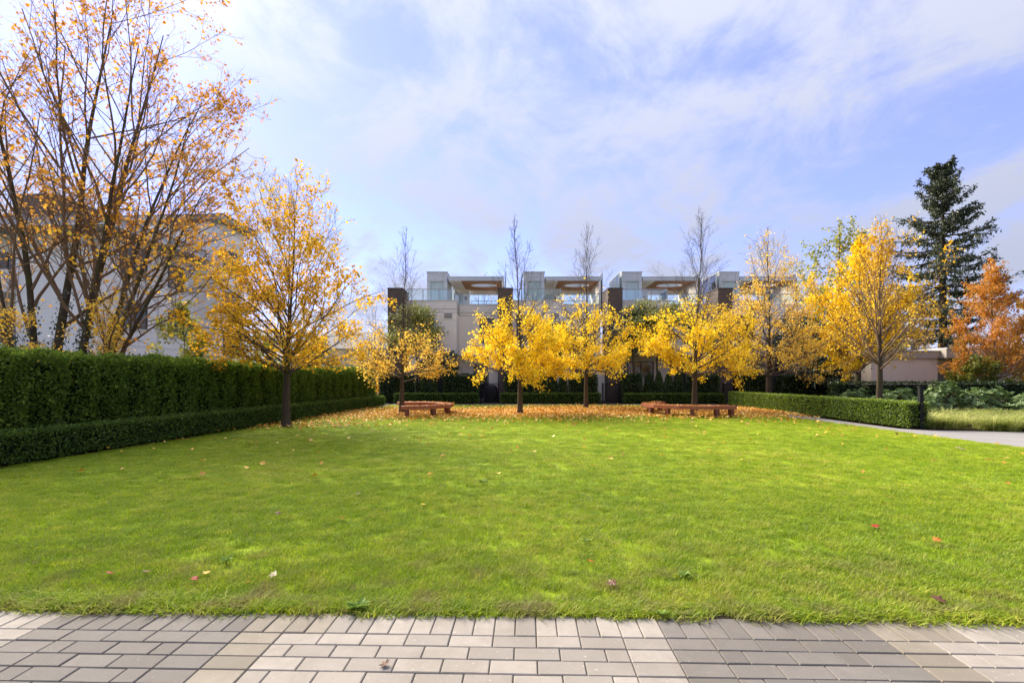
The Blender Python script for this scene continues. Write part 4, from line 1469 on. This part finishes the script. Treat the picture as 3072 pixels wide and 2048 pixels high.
maple('sapling', 'green shrub at the foot of the red orange maple, behind the dark hedge', 27.6, 25.2, 2.5,
      [(0.5, 1.5, 25), (1.2, 1.7, 35), (1.9, 1.2, 45), (2.4, 0.5, 60)], 'leaf_lime', 126, 26, 0.12, keep=lambda p: np.clip(0.8 + 0.4 * vnoise(p, 2, 3.0), 0, 1), per=10, trunk_r=0.04, k2=7, k3=4, hb=0.5, cat='sapling', tone=lambda p: -0.3 + 0 * p[:, 0])
maple('sapling', 'green shrub in front of the grey door of the tan building', 24.2, 25.6, 2.2,
      [(0.5, 1.2, 25), (1.2, 1.4, 35), (1.7, 1.0, 45), (2.1, 0.4, 60)], 'leaf_lime', 127, 24, 0.11, keep=lambda p: np.clip(0.8 + 0.4 * vnoise(p, 2, 3.0), 0, 1), per=10, trunk_r=0.04, k2=7, k3=4, hb=0.5, cat='sapling', tone=lambda p: -0.3 + 0 * p[:, 0])

# big multi-stemmed maple behind the cedar hedge
def big_maple():
    g = np.random.default_rng(201)
    bx, by = -13.0, 14.3
    t = thing('big_maple_tree', 'large multi-stemmed maple with sparse brown and orange leaves behind the cedar hedge', 'tree', (bx, by, 0))
    # (offset x, offset y, lean azimuth deg, elevation deg, length, radius)
    stems = [(-0.75, 0.0, 172, 83, 11.5, 0.12), (-0.30, -0.1, 100, 87, 13.0, 0.15), (0.05, 0.2, 30, 85, 13.0, 0.135), (0.35, -0.1, 352, 82, 11.2, 0.115),
             (0.60, 0.0, 5, 73, 9.6, 0.10), (-0.95, 0.1, 185, 68, 9.5, 0.09), (0.80, -0.2, 350, 60, 7.8, 0.085), (-0.3, -0.3, 250, 76, 10.5, 0.09),
             (0.45, 0.3, 20, 78, 10.6, 0.10)]
    a = np.array(stems)
    st = np.column_stack([bx + a[:, 0], by + a[:, 1], np.zeros(len(a))])
    az, el = np.radians(a[:, 2]), np.radians(a[:, 3])
    d = np.column_stack([np.cos(el) * np.cos(az), np.cos(el) * np.sin(az), np.sin(el)])
    P0 = polylines(st, d, a[:, 4], 12, -0.012, 0.035, g)
    R0 = a[:, 5][:, None] * np.interp(np.linspace(0, 1, 12), [0, 0.05, 0.35, 1], [1.35, 1.0, 0.72, 0.12])[None]
    for i in range(len(a)):
        T = Tubes()
        T.add(P0[i:i + 1], R0[i:i + 1] * 0.85, 10)
        T.build('trunk', 'bark_dark', t)
    B = Tubes()
    P1, R1 = spawn(P0, R0, 15, 0.20, 0.98, 0.62, 0.47, 9, 0.035, 0.07, g, 0.008, 0.4, 0.5)
    B.add(P1, R1, 6)
    P2, R2 = spawn(P1, R1, 9, 0.2, 0.98, 0.64, 0.44, 6, 0.05, 0.10, g, 0.0045, 0.45, 0.55)
    B.add(P2, R2, 4)
    P3, R3 = spawn(P2, R2, 6, 0.2, 1.0, 0.62, 0.52, 4, 0.05, 0.11, g, 0.003)
    B.add(P3, R3, 3)
    B.build('branches', 'twig_warm', t, 'stuff')

    def kp(p):
        return np.clip(0.42 + 0.5 * vnoise(p, 1.3, 4.0), 0.06, 0.9) * np.interp(p[:, 2], [3, 6], [0.5, 0.85])
    scatter_leaves('crown', P3, R3, 6, 0.2, 'leaf_maple', t, 0.072, LEAF_MAPLE, g, kp, 0.9, 0.05, 0.3,
                   lambda p: -0.06 + 0.30 * np.clip((5.0 - p[:, 2]) / 2.0, -0.6, 1), 0.4, 'stuff')
    # ivy growing up the foot of the stems
    n = 5200
    i = g.integers(0, len(a), n)
    tt = g.random(n) ** 1.4 * 0.32
    pos, Tn, rr = sample_on(P0, R0, np.tile(np.linspace(0, 1, 200), (len(a), 1)))
    ti = (tt * 199).astype(int)
    c = pos[i, ti]; r = rr[i, ti]
    aa = g.random(n) * 2 * math.pi
    no = np.column_stack([np.cos(aa), np.sin(aa), 0.2 * np.ones(n)])
    p = c + no * (r + 0.03 + 0.10 * g.random(n) ** 2)[:, None]
    tip = nrmz(0.5 * g.normal(size=(n, 3)) + np.array([0, 0, -0.6]))
    link('ivy', leaf_mesh('ivy', p, tip, nrmz(no + 0.4 * g.normal(size=(n, 3))), 0.075 * (0.7 + 0.6 * g.random(n)), LEAF_FOLD, g.random(n)), 'leaf_ivy', t, 'stuff')


big_maple()


# ------------------------------------------------------------------ evergreens
def leaf_cloud(name, label, x, y, zc, rx, rz, mat, seed, n=7000, leaf=0.11, trunk=0.05, clumps=70, cat='tree', top=True, shape=LEAF_FOLD, bark='bark'):
    """small evergreen tree: trunk, limbs to every clump, leaf clumps spread through the crown."""
    g = np.random.default_rng(seed)
    t = thing(name, label, cat, (x, y, 0), None)
    u = nrmz(g.normal(size=(clumps, 3))) * (g.random((clumps, 1)) ** 0.4)
    u[:, 2] = np.where(u[:, 2] < -0.55, -0.55 + 0.2 * g.random(clumps), u[:, 2])
    c = np.array([x, y, zc]) + u * np.array([rx, rx * 0.85, rz])
    T = Tubes()
    hz = np.linspace(0, 1, 7)
    tr = np.column_stack([x + 0.05 * np.sin(hz * 5), y + 0 * hz, hz * (zc + 0.2 * rz)])[None]
    T.add(tr, trunk * np.linspace(1.4, 0.5, 7)[None], 8)
    T.build('trunk', bark, t)
    B = Tubes()
    s0 = np.column_stack([np.full(clumps, x), np.full(clumps, y), zc - rz * 0.7 + 0.6 * rz * g.random(clumps)])
    mid = (s0 + c) / 2 + 0.12 * g.normal(size=(clumps, 3))
    P = np.stack([s0, mid, c], 1)
    B.add(P, np.tile(np.array([[trunk * 0.35, trunk * 0.22, 0.004]]), (clumps, 1)), 4)
    B.build('branches', 'twig', t, 'stuff')
    i = g.integers(0, clumps, n)
    cr = 0.24 * (rx + rz) / 2 * (0.7 + 0.6 * g.random(clumps))
    v_ = g.normal(size=(n, 3)) * 0.6
    p = c[i] + v_ * cr[i][:, None] * np.array([1.15, 1.15, 0.7])
    no = nrmz(v_ + 0.8 * u[i] + np.array([0, 0, 0.5]))
    tip = nrmz(no * 0.5 + 0.7 * g.normal(size=(n, 3)) + np.array([0, 0, -0.3]))
    rd = np.clip(0.45 + 0.2 * g.normal(size=n) + 0.15 * vnoise(p, 1.5, seed), 0, 1)
    link('crown', leaf_mesh('crown', p, tip, no, leaf * (0.7 + 0.6 * g.random(n)), shape, rd), mat, t, 'stuff')
    return t


leaf_cloud('evergreen_tree', 'olive green evergreen tree before the first brick pillar and front bay', -6.0, 31.0, 4.5, 1.75, 1.75, 'leaf_olive', 301, 8000, 0.12, 0.06)
leaf_cloud('evergreen_tree', 'dark green domed evergreen under the first townhouse bay', -4.3, 30.9, 2.5, 1.15, 0.75, 'leaf_dark', 302, 4200, 0.13, 0.05, 40)
leaf_cloud('evergreen_tree', 'olive topped evergreen tree before the third townhouse roof terrace', 9.1, 31.0, 5.0, 1.9, 1.5, 'leaf_olive', 303, 8000, 0.12, 0.06)
leaf_cloud('evergreen_tree', 'dark green evergreen beside the third brick pillar', 7.6, 30.9, 4.2, 1.0, 1.7, 'leaf_dark', 304, 5200, 0.13, 0.05, 40)
leaf_cloud('evergreen_tree', 'dark green evergreen before the last townhouse', 18.0, 30.7, 3.8, 1.75, 1.6, 'leaf_dark', 305, 7000, 0.13, 0.06)
leaf_cloud('evergreen_tree', 'slim stemmed evergreen hidden behind the two yellow maples', 2.7, 30.9, 3.9, 1.5, 1.3, 'leaf_dark', 306, 5000, 0.12, 0.05)
leaf_cloud('evergreen_tree', 'dense green laurel between the last townhouse and the tan building', 18.7, 29.0, 2.0, 1.5, 1.3, 'leaf_dark', 307, 6000, 0.13, 0.06, cat='shrub')


def conifer(x, y, H, w, seed):
    g = np.random.default_rng(seed)
    t = thing('conifer_tree', 'tall dark conifer with drooping layered branches behind the tan building', 'tree', (x, y, 0))
    T = Tubes()
    z = np.linspace(0, H, 12)
    T.add(np.column_stack([x + 0 * z, y + 0 * z, z])[None], (0.42 * (1 - z / H) + 0.02)[None], 8)
    T.build('trunk', 'bark_conifer', t)
    nb = 160
    hz = 2.5 + (H - 2.7) * (np.arange(nb) / nb) ** 0.92
    lw = np.interp(hz, [0, H], [1.25, 0.55])
    hz = np.where(hz < H * 0.93, np.floor(hz / lw) * lw + 0.10 * g.normal(size=nb), hz)
    hz = np.clip(hz, 2.2, H - 0.15)
    f = 1 - hz / H
    lay = 0.75 + 0.4 * g.random(nb)
    L_ = np.clip(w * (0.10 + 1.15 * f ** 0.85) * lay * (0.65 + 0.5 * g.random(nb)), 0.3, None)
    L_ *= np.interp(hz / H, [0.1, 0.3, 0.42, 0.55, 1], [0.55, 0.7, 1.0, 1.12, 1.0])
    az = np.arange(nb) * 2.399 + 0.4 * g.normal(size=nb)
    el = np.radians(np.interp(hz, [0, H * .6, H], [-6, 6, 42]))
    d = np.column_stack([np.cos(el) * np.cos(az), np.cos(el) * np.sin(az), np.sin(el)])
    P1 = polylines(np.column_stack([x + 0 * hz, y + 0 * hz, hz]), d, L_, 8, 0.015, 0.05, g)
    P1[:, :, 2] += -0.10 * L_[:, None] * np.sin(np.linspace(0, 1, 8) * math.pi)[None]
    R1 = (0.02 + 0.012 * L_)[:, None] * np.linspace(1, 0.2, 8)[None]
    B = Tubes()
    B.add(P1, R1, 4)
    P2, R2 = spawn(P1, R1, 16, 0.12, 1.0, 0.85, 0.25, 5, -0.05, 0.07, g, 0.008)
    # keep side shoots in flat sprays
    P2[:, :, 2] = P2[:, :1, 2] + (P2[:, :, 2] - P2[:, :1, 2]) * 0.35 - 0.05
    B.add(P2, R2, 3)
    B.build('branches', 'bark_conifer', t, 'stuff')
    PA = np.concatenate([P2, P1[:, [0, 2, 4, 5, 7]]])
    RA = np.concatenate([R2, R1[:, [0, 2, 4, 5, 7]]])
    scatter_leaves('crown', PA, RA, 12, 0.1, 'leaf_conifer', t, 0.25, LEAF_LONG, g, None, 0.55, 0.07, 0.3, None, 0.9, 'stuff')


conifer(39.4, 45, 21.2, 6.4, 401)


def rhododendron(x, y, r, h, label, seed):
    g = np.random.default_rng(seed)
    t = thing('rhododendron', label, 'shrub', (x, y, 0), 'rhododendrons before the dark hedge')
    nr = int(260 * r)
    a = g.random(nr) * 2 * math.pi
    ph = np.arccos(g.random(nr) * 0.95)
    s = 0.75 + 0.3 * g.random(nr)
    u = np.column_stack([np.sin(ph) * np.cos(a), np.sin(ph) * np.sin(a), np.cos(ph)])
    bump_ = 1 + 0.22 * vnoise(u * 2 + seed, 1.4, seed)
    c = np.column_stack([x + r * u[:, 0] * s * bump_, y + 0.8 * r * u[:, 1] * s * bump_, 0.12 + (h - 0.12) * u[:, 2] * s * bump_])
    B = Tubes()
    st = np.column_stack([np.full(nr, x), np.full(nr, y), np.zeros(nr)]) + 0.08 * g.normal(size=(nr, 3)) * np.array([1, 1, 0])
    B.add(np.stack([st, (st + c) / 2 - np.array([0, 0, 0.08]), c], 1), np.tile([[0.012, 0.008, 0.004]], (nr, 1)), 3)
    B.build('stems', 'twig', t, 'stuff')
    k = 9
    aa = (np.arange(k) * 2 * math.pi / k)[None] + g.random((nr, 1)) * 6
    ax = nrmz(u + np.array([0, 0, 0.6]) + 0.25 * g.normal(size=(nr, 3)))
    e1 = nrmz(np.cross(ax, np.array([0.3, 0.9, 0.1])))
    e2 = np.cross(ax, e1)
    el = 0.15 + 0.5 * g.random((nr, k))
    tip = (np.cos(aa)[..., None] * e1[:, None] + np.sin(aa)[..., None] * e2[:, None]) * np.cos(el)[..., None] + ax[:, None] * np.sin(el)[..., None]
    p = np.repeat(c[:, None], k, 1).reshape(-1, 3)
    n = len(p)
    link('foliage', leaf_mesh('foliage', p, tip.reshape(-1, 3), np.repeat(ax, k, 0) + 0.15 * g.normal(size=(n, 3)), 0.135 * (0.75 + 0.5 * g.random(n)), LEAF_LONG, np.clip(0.5 + 0.22 * g.normal(size=n), 0, 1)), 'leaf_rhodo', t, 'stuff')


rhododendron(15.9, 22.9, 0.75, 1.0, 'small rhododendron behind the bright low hedge, before the short dark hedge', 501)
rhododendron(16.3, 20.9, 0.85, 1.05, 'grey green rhododendron beside the forked maple trunk', 502)
rhododendron(16.6, 19.0, 0.80, 1.32, 'tallest rhododendron, next to the top of the black post', 503)
rhododendron(17.9, 18.7, 0.95, 1.12, 'broad rhododendron with layered rosettes behind the sedge grass', 504)
rhododendron(18.5, 17.9, 0.55, 0.68, 'low rhododendron at the edge of the sedge grass', 505)
rhododendron(19.8, 18.6, 0.95, 0.98, 'rounded rhododendron standing apart before the dark hedge', 506)
rhododendron(15.2, 18.2, 0.6, 0.75, 'low rhododendron just behind the bright low hedge end', 507)


def sedge():
    g = np.random.default_rng(601)
    nt_, nb = 230, 110
    cx = g.uniform(12.1, 22.5, nt_)
    cy = g.uniform(0, 1, nt_)
    y0 = np.interp(cx, [12, 14, 22.5], [14.35, 13.35, 12.95])
    cy = y0 + (17.4 - y0) * cy
    p0 = np.column_stack([cx, cy, np.zeros(nt_)])
    h = 0.52 * (0.6 + 0.7 * g.random(nt_))
    base = np.repeat(p0, nb, 0) + 0.06 * g.normal(size=(nt_ * nb, 3)) * np.array([1, 1, 0])
    n = nt_ * nb
    az = g.random(n) * 2 * math.pi
    d = np.column_stack([np.cos(az), np.sin(az), np.zeros(n)]) + np.array([0.25, -0.35, 0])
    hh = np.repeat(h, nb) * (0.55 + 0.6 * g.random(n))
    out = hh * (0.6 + 1.1 * g.random(n))
    sd = nrmz(np.cross(d, [0, 0, 1.0])) * 0.008
    pts = []
    for s in (0, 0.35, 0.7, 1.0):
        z = hh * (1.55 * s - 0.95 * s * s) * 1.05
        c = base + d * (out * s ** 1.3)[:, None]
        c[:, 2] = z
        pts.append((c - sd * (1 - 0.75 * s), c + sd * (1 - 0.75 * s)))
    V = np.stack([v for pr in pts for v in pr], 1).reshape(-1, 3)
    b = (np.arange(n) * 8)[:, None]
    F = [b + np.array([[0, 1, 3, 2]]), b + np.array([[2, 3, 5, 4]]), b + np.array([[4, 5, 7, 6]])]
    rd = np.clip(0.5 + 0.25 * g.normal(size=n) + 0.25 * np.repeat(g.normal(size=nt_), nb) * 0.5, 0, 1)
    o = link('sedge_grass', new_mesh('sedge_grass', V, F, {'rnd': np.repeat(rd, 8)}), 'leaf_sedge', None, 'stuff')
    tag(o, 'pale yellow green arching sedge grass planted beside the concrete path', 'ornamental grass')


sedge()


# ------------------------------------------------------------------ benches
def bench(label, cx, cy, a0, a1, nseg, rin, rout, seed, legs_at):
    t = thing('curved_bench', label, 'bench', (cx, cy, 0), 'curved wooden benches around trees')
    for i in range(nseg):
        f0 = math.radians(a0 + (a1 - a0) * i / nseg)
        f1 = math.radians(a0 + (a1 - a0) * (i + 1) / nseg)
        e = 0.0016 * (1 if a1 > a0 else -1)
        q = []
        for rr, aa in ((rin, f0 + e), (rout, f0 + e), (rout, f1 - e), (rin, f1 - e)):
            q.append((cx + rr * math.cos(aa), cy + rr * math.sin(aa)))
        MB().prism(q, 0.305, 0.44).build('seat', 'bench_wood', t, bevel=0.008)
    for k, (ang, rr) in enumerate(legs_at):
        a = math.radians(ang)
        lx, ly = cx + rr * math.cos(a), cy + rr * math.sin(a)
        m = MB()
        c, s = math.cos(a), math.sin(a)
        q = [(lx + c * u - s * w, ly + s * u + c * w) for u, w in ((-.08, -.08), (.08, -.08), (.08, .08), (-.08, .08))]
        m.prism(q, -0.01, 0.303)
        m.build('leg', 'bench_leg', t, bevel=0.006)
    return t


bench('reddish wooden curved bench around the thinly leaved bare-topped maple', -4.35, 20.1, -83, 113, 6, 1.52, 1.98, 1,
      [(-76, 1.86), (-44, 1.86), (-16, 1.86), (22, 1.7), (58, 1.7), (104, 1.7)])
bench('reddish wooden curved bench before the broad yellow maple beside the path', 7.45, 20.35, 113, 300, 6, 1.62, 2.08, 2,
      [(120, 1.75), (150, 1.75), (196, 1.92), (222, 1.92), (250, 1.95), (276, 1.95), (295, 1.95)])


# ------------------------------------------------------------------ gates, post, lights, barbecue
def gate(x0, x1, label):
    y = 30.6
    t = thing('gate', label, 'gate', ((x0 + x1) / 2, y, 0), 'black metal garden gates')
    m = MB()
    for x in (x0, x1 - 0.06):
        m.box(x, x + 0.06, y - 0.03, y + 0.03, 0, 1.24)
    m.build('gate_posts', 'black', t)
    fr = MB().box(x0 + .08, x1 - .08, y - .02, y + .02, 1.16, 1.20).box(x0 + .08, x1 - .08, y - .02, y + .02, 0.10, 0.14)
    fr.build('frame', 'black', t)
    n = int((x1 - x0 - .2) / 0.085)
    for i in range(n + 1):
        x = x0 + .1 + (x1 - x0 - .2) * i / n
        box('bar', 'black', t, x - .011, x + .011, y - .011, y + .011, 0.142, 1.158)
    box('latch', 'alu', t, x0 + .05, x0 + .20, y - .06, y - .032, 1.205, 1.25)


gate(*GX[0], 'black metal gate before the covered barbecue')
gate(*GX[1], 'black metal gate before the second brick pillar, between two low hedges')
gate(*GX[2], 'black metal gate at the far end of the bright low hedge')


def barbecue(x, y):
    t = thing('covered_barbecue', 'barbecue under a black domed cover behind the gate', 'barbecue', (x, y, 0))
    me = bpy.data.meshes.new('cover')
    bm = bmesh.new()
    prof = [(0.0, -0.30, 0.34), (0.55, -0.27, 0.36), (0.85, -0.24, 0.40), (1.02, -0.17, 0.30), (1.12, -0.05, 0.16)]
    rings = []
    for z, hy, wx in [(0.02, 0.30, 0.46), (0.6, 0.29, 0.45), (0.86, 0.27, 0.42), (1.02, 0.21, 0.33), (1.11, 0.10, 0.16)]:
        ring = []
        for i in range(20):
            a = 2 * math.pi * i / 20
            c, s = math.cos(a), math.sin(a)
            k = 1 / max(abs(c) ** 4 + abs(s) ** 4, 1e-6) ** 0.25
            f = 1 + 0.03 * math.sin(5 * a + z * 6)
            ring.append(bm.verts.new((x + wx * c * k * f, y + hy * s * k * f, z)))
        rings.append(ring)
    for r0, r1 in zip(rings[:-1], rings[1:]):
        for i in range(20):
            j = (i + 1) % 20
            bm.faces.new((r0[i], r0[j], r1[j], r1[i]))
    bm.faces.new(rings[-1])
    for f in bm.faces:
        f.smooth = True
    bm.to_mesh(me); bm.free()
    link('cover', me, 'black_cloth', t)
    box('side_shelf', 'black_cloth', t, x - .78, x - .50, y - .22, y + .22, 0.72, 0.80)
    for sx in (-.62,):
        box('leg', 'black', t, x + sx - .02, x + sx + .02, y - .2, y - .16, 0, 0.72)


barbecue(-1.35, 31.6)

pt = thing('post', 'slim black square post at the end of the bright low hedge', 'post', (11.64, 14.02, 0))
box('shaft', 'black', pt, 11.59, 11.69, 13.97, 14.07, -0.02, 1.19, 0.006)
box('cap', 'black', pt, 11.575, 11.705, 13.955, 14.085, 1.192, 1.225, 0.004)
box('base_plate', 'black', pt, 11.56, 11.72, 13.94, 14.10, -0.004, 0.012)
pl = thing('path_light', 'small black garden spike light among the sedge grass', 'light', (12.95, 14.6, 0))
T_ = Tubes()
T_.add(np.array([[(12.95, 14.6, -.02), (12.95, 14.6, .13)]]), np.array([[.012, .012]]), 8)
T_.build('spike', 'black', pl)
T_ = Tubes()
T_.add(np.array([[(12.95, 14.6, .13), (12.945, 14.6, .14), (12.92, 14.59, .27), (12.92, 14.59, .275)]]), np.array([[.012, .036, .04, .001]]), 12)
T_.build('lamp_head', 'black', pl)


# ------------------------------------------------------------------ fallen leaves
def fallen():
    g = np.random.default_rng(701)
    trees = [(-6.5, 15.2, 1.3, 260), (-5.8, 18.5, 1.6, 420), (-4.2, 20.6, 2.2, 1500), (-5.6, 23.5, 1.6, 600), (0.4, 20.8, 2.4, 3200), (3.4, 23.0, 2.6, 4600), (-2.0, 20.8, 2.0, 1500),
             (7.8, 21.4, 2.4, 4600), (9.6, 21.0, 1.8, 2300), (5.6, 22.0, 1.8, 2200), (10.2, 23.5, 1.5, 1500), (1.8, 21.6, 2.0, 2600)]
    P = []
    for x, y, s, n in trees:
        n = int(n * 1.5)
        a = g.normal(size=(n, 2)) * s * np.array([1.0, 0.62])
        P.append(np.column_stack([x + a[:, 0], y + a[:, 1]]))
    # thin scatter over the whole lawn
    n = 420
    P.append(np.column_stack([g.uniform(-8, 10.5, n), 6 + 14 * g.random(n) ** 0.6]))
    n = 500
    P.append(np.column_stack([g.uniform(-6, 10.5, n), g.uniform(15.5, 19.5, n)]))
    n = 4200
    P.append(np.column_stack([g.uniform(-6, 10.5, n), 20.3 + 1.3 * g.normal(size=n)]))
    p = np.concatenate(P)
    p = p[(p[:, 1] > 5) & (p[:, 1] < 28.6) & (p[:, 0] < 12.0) & (p[:, 0] > -8.6 + 0.068 * (p[:, 1] - 7))]
    n = len(p)
    z = 0.05 + 0.03 * g.random(n)
    pos = np.column_stack([p, z])
    tip = np.column_stack([g.normal(size=(n, 2)), 0.25 * g.normal(size=n)])
    nor = np.column_stack([0.45 * g.normal(size=(n, 2)), np.ones(n)])
    o = link('fallen_leaves', leaf_mesh('fallen_leaves', pos, tip, nor, 0.095 * (0.6 + 0.7 * g.random(n)), LEAF_FOLD, np.clip(0.55 + 0.27 * g.normal(size=n), 0, 1)), 'leaf_fallen', None, 'stuff')
    tag(o, 'carpet of fallen yellow and brown leaves under the maples and benches', 'leaves')
    # litter on the bench seats
    Q = []
    for cx, cy, a0, a1 in ((-4.35, 20.1, -80, 110), (7.45, 20.35, 116, 297)):
        m = 360
        a = np.radians(g.uniform(a0, a1, m)); r = g.uniform(1.60, 1.97, m)
        Q.append(np.column_stack([cx + r * np.cos(a), cy + r * np.sin(a), 0.447 + 0.012 * g.random(m)]))
    q = np.concatenate(Q); m = len(q)
    o = link('bench_leaf_litter', leaf_mesh('bench_leaf_litter', q, np.column_stack([g.normal(size=(m, 2)), 0.2 * g.normal(size=m)]), np.column_stack([0.3 * g.normal(size=(m, 2)), np.ones(m)]), 0.075 * (0.6 + 0.6 * g.random(m)), LEAF_FOLD, np.clip(0.3 + 0.25 * g.normal(size=m), 0, 1)), 'leaf_fallen', None, 'stuff')
    tag(o, 'dry brown leaves scattered over the bench seats', 'leaves')


fallen()


def single_leaf(px, py, size, mat, label, rz, z=0.045, curl=0.25, group=None):
    D = 2066 / (py - 1140)
    X = (px - 1536) / 1476 * D
    S_, faces = LEAF_MAPLE
    V = S_.copy()
    V[:, 1] -= 0.4
    V[:, 2] += curl * (V[:, 0] ** 2 + 0.6 * V[:, 1] ** 2)
    c, s = math.cos(rz), math.sin(rz)
    W = np.column_stack([(V[:, 0] * c - V[:, 1] * s), (V[:, 0] * s + V[:, 1] * c), V[:, 2]]) * size
    me = bpy.data.meshes.new('fallen_leaf')
    # thin solid: two skins
    k = len(W)
    low = W - np.array([0, 0, 0.0012])
    me.from_pydata([tuple(v) for v in np.concatenate([W, low])], [], [tuple(f) for f in faces] + [tuple(k + i for i in reversed(f)) for f in faces])
    me.update()
    o = bpy.data.objects.new('fallen_leaf', me)
    COL.objects.link(o)
    me.materials.append(MAT[mat])
    o.location = (X, D, z)
    o.rotation_euler = (random.uniform(-.35, .35), random.uniform(-.35, .35), 0)
    tag(o, label, 'leaf', group)


LF = [(585, 1752, .075, 'one_red', 'bright red fallen leaf near the pavers, beside a yellow leaf'),
      (619, 1734, .075, 'one_yellow', 'yellow fallen leaf near the pavers, beside a bright red leaf'),
      (745, 1763, .06, 'one_orange', 'small orange fallen leaf in the grass near the red and yellow pair'),
      (1026, 1565, .10, 'one_red', 'red fallen leaf alone in the middle of the lawn'),
      (1270, 1523, .09, 'one_yellow', 'bright yellow fallen leaf alone in the middle of the lawn'),
      (1772, 1698, .075, 'one_orange', 'orange fallen leaf with curled edges on the open lawn'),
      (1836, 1765, .11, 'one_brown', 'big crumpled dark red brown leaf close to the pavers'),
      (2626, 1590, .10, 'one_red', 'dark red fallen leaf on the lawn towards the path'),
      (2810, 1632, .10, 'one_orange', 'orange red fallen leaf on the lawn towards the path'),
      (2816, 1815, .12, 'one_brown', 'large dry brown leaf in the grass near the pavers'),
      (330, 1735, .07, 'one_red', 'small dark red leaf lying in worn grass'),
      (440, 1730, .08, 'one_brown', 'brown leaf standing in a worn grass patch'),
      (104, 1704, .07, 'one_brown', 'small brown leaf in the grass before the low hedge'),
      (835, 1550, .09, 'one_brown', 'dark red brown leaf lying in the grass well before the golden maple'),
      (2880, 1350, .22, 'one_pale', 'pale leaf on the grass beside the concrete path'),
      (1075, 1490, .09, 'one_brown', 'brown leaf in the lawn centre between the red and dark leaves'),
      (820, 1740, .09, 'one_pale', 'pale dry leaf lying flat in the grass')]
for i, (px, py, s, mt, lb) in enumerate(LF):
    single_leaf(px, py, s * 0.62, mt, lb, i * 1.3, 0.045)
single_leaf(1155, 1997, .045, 'one_brown', 'small crumpled brown leaf lying on the pavers', 0.7, 0.012, 0.9)


def weed(px, py, r, label, seed, n=14):
    g = np.random.default_rng(seed)
    D = 2066 / (py - 1140); X = (px - 1536) / 1476 * D
    a = np.arange(n) * 2.399 + 0.3 * g.normal(size=n)
    el = 0.25 + 0.5 * g.random(n)
    tip = np.column_stack([np.cos(a) * np.cos(el), np.sin(a) * np.cos(el), np.sin(el)])
    p = np.tile([X, D, 0.022], (n, 1))
    t = thing('weed', label, 'weed', (X, D, 0), 'broad leaved weeds in the lawn')
    link('rosette', leaf_mesh('rosette', p, tip, np.tile([0, 0, 1.0], (n, 1)) + 0.2 * g.normal(size=(n, 3)), r * (0.7 + 0.6 * g.random(n)), LEAF_LONG, g.random(n)), 'leaf_weed', t)
    T = Tubes()
    T.add(np.array([[(X, D, -.01), (X, D, .01), (X, D, .026)]]), np.array([[.004, .004, .002]]), 6)
    T.build('root_crown', 'twig', t)


weed(1072, 1832, 0.075, 'leafy dandelion rosette growing at the paver edge', 801, 18)
weed(680, 1690, 0.06, 'clump of broad leaved weed beside a worn patch of lawn', 802, 22)
weed(1985, 1852, 0.04, 'tiny weed in the paver edge below the middle of the lawn', 803)
weed(2052, 1735, 0.05, 'small clover-like weed on the open lawn', 804, 20)
weed(1760, 1632, 0.05, 'pale weed rosette on the open lawn', 805, 20)
weed(1450, 1452, 0.07, 'weed rosette far out in the lawn', 806, 20)
